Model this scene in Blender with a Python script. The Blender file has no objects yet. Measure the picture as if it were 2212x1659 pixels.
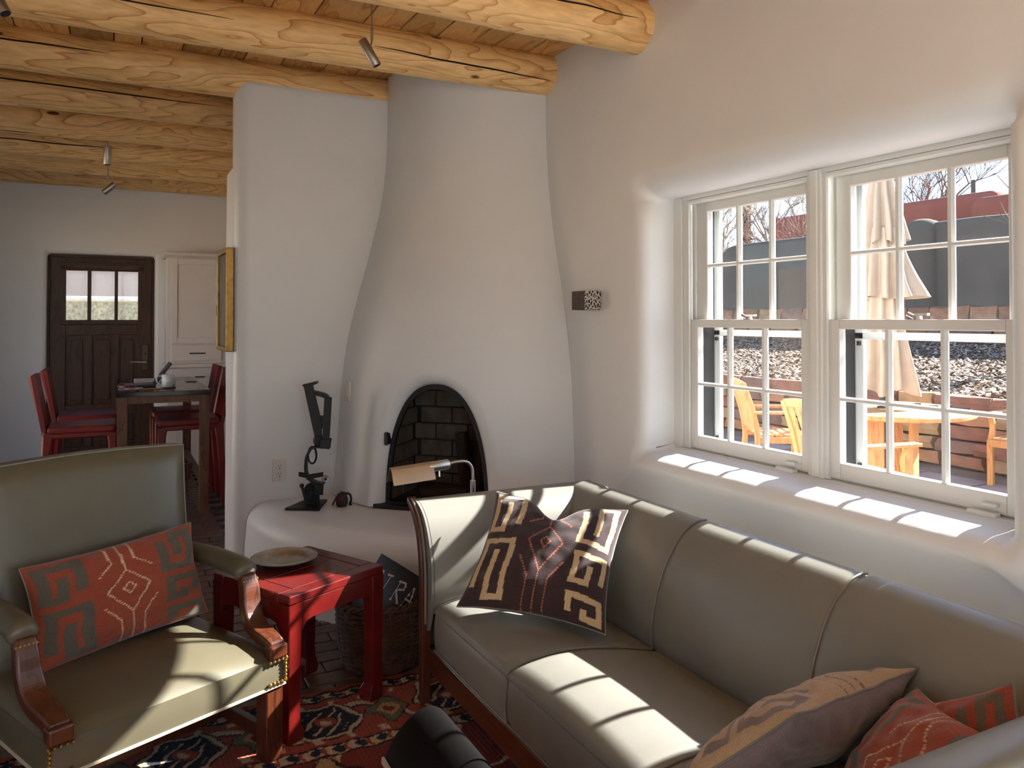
import bpy, bmesh, math, random
import numpy as np
from mathutils import Vector, Matrix, noise as mnoise
random.seed(7)
SC = bpy.context.scene
COL = SC.collection
R = math.radians
# ------------------------------------------------------------------ camera
cam_d = bpy.data.cameras.new('camera'); cam = bpy.data.objects.new('camera', cam_d); COL.objects.link(cam)
cam.location = (0, 0, 1.42)
cam.rotation_euler = (R(90.9), 0, -R(27.09))
cam_d.sensor_fit = 'HORIZONTAL'; cam_d.sensor_width = 36.0
cam_d.lens = 27.81; cam_d.shift_y = -0.0752; cam_d.clip_start = 0.03; cam_d.clip_end = 300
SC.camera = cam
# ------------------------------------------------------------------ world, sun, exposure
SUN_DIR = Vector((-1.0, 0.045, -0.66)).normalized()      # the way the light travels
w = bpy.data.worlds.new('sky'); SC.world = w; w.use_nodes = True
nt = w.node_tree; nt.nodes.clear()
sky = nt.nodes.new('ShaderNodeTexSky'); sky.sky_type = 'NISHITA'; sky.sun_disc = False
sky.sun_elevation = math.asin(-SUN_DIR.z); sky.sun_rotation = math.atan2(-SUN_DIR.x, -SUN_DIR.y)
sky.altitude = 2100; sky.air_density = 1.0; sky.dust_density = 0.8; sky.ozone_density = 1.0
bg = nt.nodes.new('ShaderNodeBackground'); bg.inputs['Strength'].default_value = 0.25
ow = nt.nodes.new('ShaderNodeOutputWorld')
nt.links.new(sky.outputs[0], bg.inputs[0]); nt.links.new(bg.outputs[0], ow.inputs[0])
sun_d = bpy.data.lights.new('sun', 'SUN'); sun = bpy.data.objects.new('sun', sun_d); COL.objects.link(sun)
sun_d.energy = 15.0; sun_d.angle = R(0.55); sun_d.color = (1.0, 0.97, 0.92)
sun.rotation_euler = SUN_DIR.to_track_quat('-Z', 'Y').to_euler(); sun.location = (20, 2, 14)
SC.view_settings.view_transform = 'Standard'; SC.view_settings.look = 'None'
SC.view_settings.gamma = 1.0; SC.view_settings.use_curve_mapping = False
SC.view_settings.exposure = 0.95
SC.cycles.max_bounces = 7; SC.cycles.diffuse_bounces = 4; SC.cycles.glossy_bounces = 3
SC.cycles.transparent_max_bounces = 10; SC.cycles.sample_clamp_indirect = 5.0
SC.cycles.use_adaptive_sampling = True; SC.cycles.adaptive_threshold = 0.07; SC.cycles.adaptive_min_samples = 16
SC.cycles.use_denoising = True
SC.cycles.caustics_reflective = False; SC.cycles.caustics_refractive = False

# ------------------------------------------------------------------ colour and materials
def lin(c):
    c = c / 255.0
    return c / 12.92 if c <= 0.04045 else ((c + 0.055) / 1.055) ** 2.4
def rgb(r, g, b): return (lin(r), lin(g), lin(b), 1.0)
MATS = {}
def newmat(name):
    m = bpy.data.materials.new(name); m.use_nodes = True; MATS[name] = m
    return m, m.node_tree, m.node_tree.nodes['Principled BSDF']
def N(nt, typ, **kw):
    n = nt.nodes.new(typ)
    for k, v in kw.items():
        if k.startswith('i_'):
            key = k[2:]
            n.inputs[int(key) if key.isdigit() else key.replace('_', ' ')].default_value = v
        else: setattr(n, k, v)
    return n
def L(nt, a, b): nt.links.new(a, b)
def coords(nt, scale=(1, 1, 1), kind='Object', rot=(0, 0, 0)):
    t = N(nt, 'ShaderNodeTexCoord'); mp = N(nt, 'ShaderNodeMapping')
    mp.inputs['Scale'].default_value = scale; mp.inputs['Rotation'].default_value = rot
    L(nt, t.outputs[kind], mp.inputs['Vector']); return mp.outputs['Vector']
def ramp(nt, fac, stops):
    r = N(nt, 'ShaderNodeValToRGB')
    while len(r.color_ramp.elements) < len(stops): r.color_ramp.elements.new(0.5)
    for e, (p, c) in zip(r.color_ramp.elements, stops): e.position = p; e.color = c
    L(nt, fac, r.inputs[0]); return r.outputs[0]
def bumpn(nt, bsdf, height, strength, dist=0.01):
    b = N(nt, 'ShaderNodeBump'); b.inputs['Strength'].default_value = strength; b.inputs['Distance'].default_value = dist
    L(nt, height, b.inputs['Height']); L(nt, b.outputs[0], bsdf.inputs['Normal']); return b
def mat(name, col, rough=0.5, var=0.12, vscale=8.0, bump=0.0, bscale=60.0, metal=0.0, spec=0.5, coat=0.0, sheen=0.0, stretch=(1, 1, 1), kind='Object', bdist=0.004):
    m, nt, b = newmat(name)
    b.inputs['Roughness'].default_value = rough; b.inputs['Metallic'].default_value = metal
    b.inputs['Specular IOR Level'].default_value = spec; b.inputs['Coat Weight'].default_value = coat
    b.inputs['Sheen Weight'].default_value = sheen
    v = coords(nt, stretch, kind)
    if var > 0:
        n = N(nt, 'ShaderNodeTexNoise'); n.inputs['Scale'].default_value = vscale; n.inputs['Detail'].default_value = 5
        L(nt, v, n.inputs['Vector'])
        lo = tuple(max(0, c * (1 - var)) for c in col[:3]) + (1,); hi = tuple(min(1, c * (1 + var)) for c in col[:3]) + (1,)
        L(nt, ramp(nt, n.outputs['Fac'], [(0.3, lo), (0.7, hi)]), b.inputs['Base Color'])
    else: b.inputs['Base Color'].default_value = col
    if bump > 0:
        n2 = N(nt, 'ShaderNodeTexNoise'); n2.inputs['Scale'].default_value = bscale; n2.inputs['Detail'].default_value = 4
        L(nt, v, n2.inputs['Vector']); bumpn(nt, b, n2.outputs['Fac'], bump, bdist)
    return m
def v2c(nt, oi, scale):
    ad = N(nt, 'ShaderNodeVectorMath', operation='MULTIPLY_ADD'); cb = N(nt, 'ShaderNodeCombineXYZ')
    for k in range(3): L(nt, oi.outputs['Random'], cb.inputs[k])
    L(nt, cb.outputs[0], ad.inputs[0]); ad.inputs[1].default_value = (91, 17, 43); L(nt, coords(nt, scale), ad.inputs[2]); return ad.outputs[0]
def woodmat(name, light, dark, along=0, scale=1.0, rings=9.0, rough=0.45, knots=False, coat=0.0, cells=False, thin=5.0, tone=(0.64, 1.14)):
    m, nt, b = newmat(name)
    b.inputs['Roughness'].default_value = rough; b.inputs['Coat Weight'].default_value = coat; b.inputs['Coat Roughness'].default_value = 0.25
    s = [thin * scale] * 3; s[along] = 0.9 * scale
    v = coords(nt, tuple(s))
    if cells:                                            # every piece (child object) gets its own grain and tone
        oi = N(nt, 'ShaderNodeObjectInfo'); ad = N(nt, 'ShaderNodeVectorMath', operation='MULTIPLY_ADD')
        cb = N(nt, 'ShaderNodeCombineXYZ')
        for k in range(3): L(nt, oi.outputs['Random'], cb.inputs[k])
        L(nt, cb.outputs[0], ad.inputs[0]); ad.inputs[1].default_value = (37, 53, 71); L(nt, v, ad.inputs[2]); v = ad.outputs[0]
    n = N(nt, 'ShaderNodeTexNoise'); n.inputs['Scale'].default_value = 1.0; n.inputs['Detail'].default_value = 2.5; n.inputs['Distortion'].default_value = 0.35
    L(nt, v, n.inputs['Vector'])
    mu = N(nt, 'ShaderNodeMath', operation='MULTIPLY'); mu.inputs[1].default_value = rings; L(nt, n.outputs['Fac'], mu.inputs[0])
    fr = N(nt, 'ShaderNodeMath', operation='FRACT'); L(nt, mu.outputs[0], fr.inputs[0])
    fine = N(nt, 'ShaderNodeTexNoise'); fine.inputs['Scale'].default_value = 14.0; fine.inputs['Detail'].default_value = 4; L(nt, v, fine.inputs['Vector'])
    mid = tuple((a + c) / 2 for a, c in zip(light, dark))
    c1 = ramp(nt, fr.outputs[0], [(0.0, light), (0.6, tuple(0.85 * a + 0.15 * c for a, c in zip(light, dark))), (0.88, mid), (0.95, dark), (1.0, light)])
    mx = N(nt, 'ShaderNodeMix', data_type='RGBA', blend_type='MULTIPLY'); mx.inputs[0].default_value = 0.6
    L(nt, c1, mx.inputs[6]); L(nt, ramp(nt, fine.outputs['Fac'], [(0.3, (0.74, 0.70, 0.66, 1)), (0.7, (1.12, 1.1, 1.08, 1))]), mx.inputs[7])
    out = mx.outputs[2]
    if cells:
        tn = N(nt, 'ShaderNodeMix', data_type='RGBA', blend_type='MULTIPLY'); tn.inputs[0].default_value = 1.0
        L(nt, out, tn.inputs[6]); L(nt, ramp(nt, oi.outputs['Random'], [(0.0, (tone[0],) * 3 + (1,)), (1.0, (tone[1],) * 3 + (1,))]), tn.inputs[7]); out = tn.outputs[2]
    if knots:
        v2 = coords(nt, (1.5, 5.5, 5.5)) if not cells else v2c(nt, oi, (2.2, 6.0, 6.0))
        vo = N(nt, 'ShaderNodeTexVoronoi'); vo.inputs['Scale'].default_value = 1.0; vo.inputs['Randomness'].default_value = 1.0
        L(nt, v2, vo.inputs['Vector'])
        wn = N(nt, 'ShaderNodeTexNoise'); wn.inputs['Scale'].default_value = 5.0; L(nt, v2, wn.inputs['Vector'])
        k = N(nt, 'ShaderNodeMath', operation='MULTIPLY_ADD'); k.inputs[1].default_value = 0.06; L(nt, wn.outputs['Fac'], k.inputs[0]); L(nt, vo.outputs['Distance'], k.inputs[2])
        kc = ramp(nt, k.outputs[0], [(0.0, rgb(60, 36, 20)), (0.06, rgb(104, 66, 36)), (0.08, rgb(70, 40, 20)), (0.11, rgb(150, 98, 52))])
        kf = ramp(nt, k.outputs[0], [(0.10, (1, 1, 1, 1)), (0.125, (0, 0, 0, 1))])
        mk = N(nt, 'ShaderNodeMix', data_type='RGBA'); L(nt, kf, mk.inputs[0]); L(nt, out, mk.inputs[6]); L(nt, kc, mk.inputs[7]); out = mk.outputs[2]
        v3 = coords(nt, (0.35, 11, 11)) if not cells else v2c(nt, oi, (0.35, 11, 11)); cr = N(nt, 'ShaderNodeTexNoise'); cr.inputs['Scale'].default_value = 1.0; cr.inputs['Detail'].default_value = 2; L(nt, v3, cr.inputs['Vector'])
        cf = ramp(nt, cr.outputs['Fac'], [(0.268, (1, 1, 1, 1)), (0.28, (0, 0, 0, 1))])
        mc = N(nt, 'ShaderNodeMix', data_type='RGBA'); L(nt, cf, mc.inputs[0]); L(nt, out, mc.inputs[6]); mc.inputs[7].default_value = rgb(52, 30, 14); out = mc.outputs[2]
    L(nt, out, b.inputs['Base Color'])
    bumpn(nt, b, fr.outputs[0], 0.12, 0.003)
    return m
def attrmat(name, rough=0.9, bump=0.5, bscale=250.0, sheen=0.2, spec=0.2):
    m, nt, b = newmat(name)
    a = N(nt, 'ShaderNodeVertexColor', layer_name='Col')
    v = coords(nt); n = N(nt, 'ShaderNodeTexNoise'); n.inputs['Scale'].default_value = bscale; n.inputs['Detail'].default_value = 3; L(nt, v, n.inputs['Vector'])
    mx = N(nt, 'ShaderNodeMix', data_type='RGBA', blend_type='MULTIPLY'); mx.inputs[0].default_value = 0.5
    L(nt, a.outputs['Color'], mx.inputs[6]); L(nt, ramp(nt, n.outputs['Fac'], [(0.3, (0.6, 0.6, 0.6, 1)), (0.7, (1.25, 1.25, 1.25, 1))]), mx.inputs[7])
    L(nt, mx.outputs[2], b.inputs['Base Color'])
    b.inputs['Roughness'].default_value = rough; b.inputs['Sheen Weight'].default_value = sheen; b.inputs['Specular IOR Level'].default_value = spec
    bumpn(nt, b, n.outputs['Fac'], bump, 0.002)
    return m
def glassmat(name, tint=(1, 1, 1, 1), ior=1.45, haze=0.0, hazecol=(0.8, 0.8, 0.8, 1)):
    m = bpy.data.materials.new(name); m.use_nodes = True; nt = m.node_tree; nt.nodes.clear(); MATS[name] = m
    out = N(nt, 'ShaderNodeOutputMaterial'); tr = N(nt, 'ShaderNodeBsdfTransparent'); tr.inputs[0].default_value = tint
    gl = N(nt, 'ShaderNodeBsdfGlossy'); gl.inputs['Roughness'].default_value = 0.02
    lw_ = N(nt, 'ShaderNodeLayerWeight'); pw = N(nt, 'ShaderNodeMath', operation='POWER'); pw.inputs[1].default_value = 5.0
    L(nt, lw_.outputs['Facing'], pw.inputs[0]); f0 = ((ior - 1) / (ior + 1)) ** 2          # Schlick, the same from either side of the pane
    fr = N(nt, 'ShaderNodeMath', operation='MULTIPLY_ADD'); fr.inputs[1].default_value = 1 - f0; fr.inputs[2].default_value = f0; L(nt, pw.outputs[0], fr.inputs[0])
    mx = N(nt, 'ShaderNodeMixShader'); L(nt, fr.outputs[0], mx.inputs[0]); L(nt, tr.outputs[0], mx.inputs[1]); L(nt, gl.outputs[0], mx.inputs[2])
    if haze > 0:
        df = N(nt, 'ShaderNodeBsdfDiffuse'); df.inputs[0].default_value = hazecol
        m2 = N(nt, 'ShaderNodeMixShader')
        n = N(nt, 'ShaderNodeTexNoise'); n.inputs['Scale'].default_value = 6; n.inputs['Detail'].default_value = 6; L(nt, coords(nt, (1, 1, .15)), n.inputs['Vector'])
        mm = N(nt, 'ShaderNodeMapRange'); mm.inputs[1].default_value = 0.35; mm.inputs[2].default_value = 0.8; mm.inputs[3].default_value = 0.0; mm.inputs[4].default_value = haze
        L(nt, n.outputs['Fac'], mm.inputs[0]); L(nt, mm.outputs[0], m2.inputs[0]); L(nt, mx.outputs[0], m2.inputs[1]); L(nt, df.outputs[0], m2.inputs[2]); mx = m2
    L(nt, mx.outputs[0], out.inputs[0]); return m

# ------------------------------------------------------------------ mesh building
class MB:
    def __init__(s): s.v = []; s.f = []; s.c = None
    def add(s, vs, fs):
        o = len(s.v); s.v += [tuple(p) for p in vs]; s.f += [tuple(i + o for i in f) for f in fs]; return s
    def box(s, c, d, M=None):
        x, y, z = d[0] / 2, d[1] / 2, d[2] / 2
        vs = [Vector((a * x, b * y, e * z)) for a in (-1, 1) for b in (-1, 1) for e in (-1, 1)]
        if M is not None: vs = [M @ p for p in vs]
        vs = [p + Vector(c) for p in vs]
        return s.add(vs, [(0, 1, 3, 2), (4, 6, 7, 5), (0, 4, 5, 1), (2, 3, 7, 6), (0, 2, 6, 4), (1, 5, 7, 3)])
    def bb(s, x0, x1, y0, y1, z0, z1): return s.box(((x0 + x1) / 2, (y0 + y1) / 2, (z0 + z1) / 2), (abs(x1 - x0), abs(y1 - y0), abs(z1 - z0)))
    def tube(s, pts, r, n=10, caps=True, closed=False, flat=1.0):
        pts = [Vector(p) for p in pts]; rs = r if isinstance(r, (list, tuple)) else [r] * len(pts)
        k = len(pts); vs = []; up = None
        for i, p in enumerate(pts):
            a = pts[(i - 1) % k] if (closed or i > 0) else p; b = pts[(i + 1) % k] if (closed or i < k - 1) else p
            t = (b - a).normalized() if (b - a).length > 1e-9 else Vector((0, 0, 1))
            if up is None: up = Vector((0, 0, 1)) if abs(t.z) < 0.9 else Vector((1, 0, 0))
            u = (up - t * up.dot(t))
            if u.length < 1e-6: u = t.orthogonal()
            u.normalize(); up = u; q = t.cross(u)
            for j in range(n):
                an = 2 * math.pi * j / n; vs.append(p + (u * math.cos(an) * flat + q * math.sin(an)) * rs[i])
        fs = []
        for i in range(k if closed else k - 1):
            for j in range(n):
                a0 = i * n + j; a1 = i * n + (j + 1) % n; b0 = ((i + 1) % k) * n + j; b1 = ((i + 1) % k) * n + (j + 1) % n
                fs.append((a0, a1, b1, b0))
        if caps and not closed: fs += [tuple(range(n))[::-1], tuple(range((k - 1) * n, k * n))]
        return s.add(vs, fs)
    def lathe(s, prof, n=32, c=(0, 0, 0), M=None, a0=0.0, a1=2 * math.pi):
        full = abs(a1 - a0 - 2 * math.pi) < 1e-6; m = n if full else n + 1; vs = []
        for j in range(m):
            a = a0 + (a1 - a0) * j / n
            for r, z in prof:
                p = Vector((r * math.cos(a), r * math.sin(a), z))
                if M is not None: p = M @ p
                vs.append(p + Vector(c))
        k = len(prof); fs = []
        for j in range(n):
            for i in range(k - 1):
                a = j * k + i; b = ((j + 1) % m) * k + i; fs.append((a, b, b + 1, a + 1))
        return s.add(vs, fs)
    def prism(s, poly, f, d0, d1):
        """poly: list of 2d points, f(u,v,d)->xyz"""
        k = len(poly); vs = [f(u, v, d0) for u, v in poly] + [f(u, v, d1) for u, v in poly]
        fs = [tuple(range(k))[::-1], tuple(range(k, 2 * k))] + [(i, (i + 1) % k, k + (i + 1) % k, k + i) for i in range(k)]
        return s.add(vs, fs)
    def grid(s, fn, nu, nv, u0=0., u1=1., v0=0., v1=1., wrapu=False):
        vs = [fn(u0 + (u1 - u0) * i / nu, v0 + (v1 - v0) * j / nv) for i in range(nu if wrapu else nu + 1) for j in range(nv + 1)]
        m = nv + 1; mu = nu if wrapu else nu + 1
        fs = [(i * m + j, ((i + 1) % mu) * m + j, ((i + 1) % mu) * m + j + 1, i * m + j + 1) for i in range(nu) for j in range(nv)]
        return s.add(vs, fs)
    def rings(s, loops, closed=True):
        o = len(s.v); n = len(loops[0]); 
        for lp in loops: s.v += [tuple(p) for p in lp]
        for i in range(len(loops) - 1):
            for j in range(n if closed else n - 1):
                a = o + i * n + j; b = o + i * n + (j + 1) % n; s.f.append((a, b, b + n, a + n))
        return s
    def strap(s, pts, wd, th, wdir=(0, 1, 0)):
        """flat bar along pts, width along wdir"""
        W = Vector(wdir).normalized(); pts = [Vector(p) for p in pts]; vs = []
        for i, p in enumerate(pts):
            a = pts[max(i - 1, 0)]; b = pts[min(i + 1, len(pts) - 1)]; t = (b - a).normalized(); n = t.cross(W)
            n = n.normalized() if n.length > 1e-6 else Vector((0, 0, 1))
            ww = wd[i] if isinstance(wd, (list, tuple)) else wd
            vs += [p + W * ww / 2 + n * th / 2, p - W * ww / 2 + n * th / 2, p - W * ww / 2 - n * th / 2, p + W * ww / 2 - n * th / 2]
        fs = []
        for i in range(len(pts) - 1):
            for j in range(4): fs.append((i * 4 + j, i * 4 + (j + 1) % 4, i * 4 + 4 + (j + 1) % 4, i * 4 + 4 + j))
        e = 4 * (len(pts) - 1); fs += [(3, 2, 1, 0), (e, e + 1, e + 2, e + 3)]
        return s.add(vs, fs)
WM = {}
def wm(o): return WM.get(o, Matrix.Identity(4))
def meshdata(name, mb, smooth=False, auto=None, wo=None):
    me = bpy.data.meshes.new(name)
    vs = mb.v
    if wo is not None:
        inv = wm(wo).inverted(); vs = [tuple(inv @ Vector(p)) for p in vs]
    me.from_pydata(vs, [], mb.f); me.update()
    bmm = bmesh.new(); bmm.from_mesh(me); bmesh.ops.recalc_face_normals(bmm, faces=bmm.faces); bmm.to_mesh(me); bmm.free()
    if smooth:
        me.shade_smooth()
        if auto is not None: me.set_sharp_from_angle(angle=R(auto))
    return me
def link(name, me, m=None, parent=None, loc=None, rot=None, kind=None, label=None):
    o = bpy.data.objects.new(name, me); COL.objects.link(o)
    if m is not None:
        if len(me.materials) == 0: me.materials.append(m)
    if parent is not None: o.parent = parent
    if loc is not None: o.location = loc
    if rot is not None: o.rotation_euler = rot
    if kind: o['kind'] = kind
    if label: o['label'] = label
    lm = Matrix.Translation(Vector(loc or (0, 0, 0))) @ (Matrix.Rotation(rot[2], 4, 'Z') if rot is not None and abs(rot[0]) + abs(rot[1]) < 1e-9 else Matrix.Identity(4))
    WM[o] = (wm(parent) @ lm) if parent is not None else lm
    return o
def part(name, mb, m, parent=None, smooth=False, auto=40, bevel=0.0, world=True, seg=2, kind=None, label=None):
    """mesh object from world coordinates (world=True) or from the parent's own frame"""
    me = meshdata(name, mb, smooth, auto, parent if (world and parent is not None) else None)
    o = link(name, me, m, parent, kind=kind, label=label)
    if bevel > 0:
        b = o.modifiers.new('bevel', 'BEVEL'); b.width = bevel; b.segments = seg; b.limit_method = 'ANGLE'; b.angle_limit = R(35)
    return o
def thing(name, label, cat, loc=(0, 0, 0), rz=0.0, group=None, kind=None):
    o = bpy.data.objects.new(name, None); o.empty_display_size = 0.1; COL.objects.link(o)
    o.location = loc; o.rotation_euler = (0, 0, rz); o['label'] = label; o['category'] = cat
    if group: o['group'] = group
    if kind: o['kind'] = kind
    WM[o] = Matrix.Translation(Vector(loc)) @ Matrix.Rotation(rz, 4, 'Z'); return o
def tag(o, label, cat, group=None, kind=None):
    o['label'] = label; o['category'] = cat
    if group: o['group'] = group
    if kind: o['kind'] = kind
    return o
def struct(name, mb, m, smooth=False, auto=40, bevel=0.0, label=None):
    o = part(name, mb, m, None, smooth, auto, bevel); o['kind'] = 'structure'
    if label: o['label'] = label
    return o
def sempty(name, loc=(0, 0, 0), label=None):
    o = bpy.data.objects.new(name, None); o.empty_display_size = 0.1; COL.objects.link(o); o.location = loc; o['kind'] = 'structure'
    if label: o['label'] = label
    WM[o] = Matrix.Translation(Vector(loc)); return o
def copytree(o, loc, rz=None, label=None, group=None, scale=None):
    def rec(s, par):
        c = s.copy(); COL.objects.link(c); c.parent = par
        for ch in s.children: rec(ch, c)
        return c
    r = rec(o, None); r.location = loc
    if rz is not None: r.rotation_euler = (0, 0, rz)
    if scale is not None: r.scale = scale
    if label: r['label'] = label
    if group: r['group'] = group
    return r
def bevbox(name, d, bev=0.004, seg=1, jitter=0.0, rnd=None):
    bmm = bmesh.new(); bmesh.ops.create_cube(bmm, size=1.0)
    for v in bmm.verts: v.co = Vector((v.co.x * d[0], v.co.y * d[1], v.co.z * d[2]))
    bmesh.ops.bevel(bmm, geom=bmm.edges[:], offset=bev, segments=seg, affect='EDGES', profile=0.6)
    if jitter:
        for v in bmm.verts: v.co += Vector([(rnd or random).uniform(-jitter, jitter) for _ in range(3)])
    me = bpy.data.meshes.new(name); bmm.to_mesh(me); bmm.free(); return me
def smoothpts(pts, n=6, closed=False):
    P = [Vector(p) for p in pts]; out = []; k = len(P)
    for i in range(k if closed else k - 1):
        p0 = P[(i - 1) % k] if (closed or i > 0) else P[i] * 2 - P[i + 1]; p1 = P[i]; p2 = P[(i + 1) % k]
        p3 = P[(i + 2) % k] if (closed or i < k - 2) else p2 * 2 - p1
        for j in range(n):
            t = j / n; out.append(0.5 * ((2 * p1) + (p2 - p0) * t + (2 * p0 - 5 * p1 + 4 * p2 - p3) * t * t + (3 * p1 - p0 - 3 * p2 + p3) * t ** 3))
    if not closed: out.append(P[-1])
    return out
def interp(x, xs, ys): return float(np.interp(x, xs, ys))
def fn3(x, y, z): return mnoise.noise(Vector((x, y, z)))

# ------------------------------------------------------------------ the palette
PLASTER = mat('plaster', rgb(230, 231, 232), rough=0.42, var=0.035, vscale=1.6, bump=0.25, bscale=5.0, spec=0.45, bdist=0.02)
WHITE = mat('white_paint', rgb(226, 226, 222), rough=0.4, var=0.02)
CABW = mat('cabinet_white', rgb(222, 216, 212), rough=0.4, var=0.02)
BLACK = mat('black_iron', rgb(22, 20, 20), rough=0.5, var=0.3, vscale=30, bump=0.2)
DARK = mat('dark_jamb', rgb(28, 29, 30), rough=0.6, var=0.1)
STEEL = mat('brushed_steel', rgb(186, 181, 172), rough=0.42, var=0.1, metal=1.0, stretch=(1, 1, 30), vscale=4)
PEWTER = mat('pewter', rgb(178, 174, 166), rough=0.42, var=0.35, vscale=14, metal=1.0, bump=0.15, bscale=40)
CHROME = mat('satin_chrome', rgb(206, 206, 204), rough=0.34, var=0.06, metal=1.0)
BRASS = mat('old_gold', rgb(150, 118, 62), rough=0.4, var=0.25, vscale=30, metal=0.8)
BRONZE = mat('bronze', rgb(96, 84, 70), rough=0.45, var=0.2, metal=0.9)
SOFAL = mat('grey_leather', rgb(128, 127, 119), rough=0.40, var=0.05, vscale=5, bump=0.10, bscale=420, spec=0.5, bdist=0.001)
CHAIRL = mat('olive_leather', rgb(94, 89, 71), rough=0.33, var=0.07, vscale=6, bump=0.09, bscale=380, spec=0.5, bdist=0.001)
PIPE = mat('leather_piping', rgb(122, 118, 108), rough=0.45, var=0.05)
BLACKL = mat('black_leather', rgb(14, 13, 13), rough=0.55, spec=0.07, var=0.15, bump=0.1, bscale=300, bdist=0.001)
REDL = mat('red_leather', rgb(114, 25, 22), rough=0.42, var=0.12, vscale=10, bump=0.08, bscale=200, bdist=0.001)
PINE = woodmat('peeled_pine', rgb(255, 214, 148), rgb(206, 142, 76), along=0, scale=0.9, rings=15.0, knots=True, rough=0.5, thin=4.2, cells=True, tone=(0.88, 1.08))
PLANK = woodmat('ceiling_plank', rgb(246, 192, 120), rgb(200, 138, 74), along=1, scale=1.1, rings=6.0, rough=0.55, cells=True, thin=4.0, tone=(0.62, 1.1))
WALNUT = woodmat('reddish_walnut', rgb(86, 43, 24), rgb(48, 22, 12), along=2, scale=2.0, rings=7, rough=0.32, coat=0.3, thin=6)
WALNUTY = woodmat('reddish_walnut_rail', rgb(86, 43, 24), rgb(48, 22, 12), along=1, scale=2.0, rings=7, rough=0.32, coat=0.3, thin=6)
DOORW = woodmat('dark_oak', rgb(74, 44, 26), rgb(42, 23, 13), along=2, scale=1.5, rings=6, rough=0.5, thin=7)
TABLEW = woodmat('brown_table_wood', rgb(112, 76, 54), rgb(78, 48, 32), along=2, scale=1.6, rings=6, rough=0.45, thin=7)
TEAK = woodmat('teak', rgb(206, 150, 92), rgb(170, 112, 62), along=2, scale=1.5, rings=6, rough=0.6, thin=6)
REDLAQ = mat('red_lacquer', rgb(92, 17, 14), rough=0.3, var=0.28, vscale=9, bump=0.12, bscale=50, coat=0.25)
GLASS = glassmat("window_glass", ior=1.2, haze=0.05)
FIREGLASS = glassmat('fire_glass', tint=(0.74, 0.72, 0.70, 1), ior=1.28)
DOORGLASS = glassmat('door_glass', tint=(0.93, 0.95, 0.92, 1), haze=0.25)
# ================================================================== THE SETTING
XW, YP, XG, CEIL = 2.19, 4.56, 2.41, 2.875
# ---- floor: slab with brick pavers
FLOORM = mat('floor_joint', rgb(52, 44, 38), rough=0.8, var=0.2, vscale=20, bump=0.3)
BRICKM, _nt, _b = newmat('floor_brick')
_oi = N(_nt, 'ShaderNodeObjectInfo'); _n = N(_nt, 'ShaderNodeTexNoise'); _n.inputs['Scale'].default_value = 22; L(_nt, coords(_nt), _n.inputs['Vector'])
_mx = N(_nt, 'ShaderNodeMix', data_type='RGBA', blend_type='MULTIPLY'); _mx.inputs[0].default_value = 0.7
L(_nt, ramp(_nt, _oi.outputs['Random'], [(0, rgb(88, 62, 48)), (0.5, rgb(104, 76, 60)), (1, rgb(76, 58, 50))]), _mx.inputs[6])
L(_nt, ramp(_nt, _n.outputs['Fac'], [(0.3, (0.6, 0.6, 0.6, 1)), (0.7, (1.15, 1.15, 1.15, 1))]), _mx.inputs[7]); L(_nt, _mx.outputs[2], _b.inputs['Base Color'])
_b.inputs['Roughness'].default_value = 0.38; bumpn(_nt, _b, _n.outputs['Fac'], 0.2, 0.003)
PAVE, _nt, _b = newmat('brick_paving')
_t = N(_nt, 'ShaderNodeTexBrick'); L(_nt, coords(_nt, (1, 1, 1)), _t.inputs['Vector']); _t.inputs['Scale'].default_value = 1.0
_t.inputs['Brick Width'].default_value = 0.2; _t.inputs['Row Height'].default_value = 0.1; _t.inputs['Mortar Size'].default_value = 0.004
_t.inputs['Color1'].default_value = rgb(92, 66, 52); _t.inputs['Color2'].default_value = rgb(78, 58, 48); _t.inputs['Mortar'].default_value = rgb(48, 40, 34)
L(_nt, _t.outputs['Color'], _b.inputs['Base Color']); _b.inputs['Roughness'].default_value = 0.4
floor = struct('floor', MB().bb(-1.6, 2.6, -2.8, 9.0, -0.14, -0.012), FLOORM)
mbp = MB()                                                     # unseen or far part of the paving, one surface
mbp.bb(-1.5, 0.2, -2.7, 8.7, -0.012, -0.0005); mbp.bb(0.2, 2.5, -2.7, 3.0, -0.012, -0.0005); mbp.bb(1.3, 2.5, 3.0, 8.7, -0.012, -0.0005); mbp.bb(0.2, 1.3, 8.2, 8.7, -0.012, -0.0005)
part('brick_paving', mbp, PAVE, floor, kind='stuff')
bmesh_bricks = [bevbox('brick', (0.194, 0.094, 0.02), 0.004, 1, 0.0012) for _ in range(5)]
half_brick = bevbox('half_brick', (0.094, 0.094, 0.02), 0.004, 1, 0.001)
for me in bmesh_bricks + [half_brick]: me.materials.append(BRICKM)
for r in range(52):
    y = 3.05 + r * 0.1; off = 0.0 if r % 2 == 0 else 0.1
    xs = [0.3 + off + k * 0.2 for k in range(5 if r % 2 else 5)]
    for x in xs:
        if x > 1.26: continue
        if math.hypot(2.19 - x, 4.56 - y) < 1.38 or (x > 0.78 and y > 4.5): continue
        link('brick', random.choice(bmesh_bricks), None, floor, loc=(x, y, -0.0105 + random.uniform(-0.0008, 0.0008)))
    x = 0.25 if r % 2 else 1.25
    if x < 1 or math.hypot(2.19 - x, 4.56 - y) > 1.38 and y < 4.5:
        link('brick', half_brick, None, floor, loc=(x, y, -0.0105))
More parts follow.
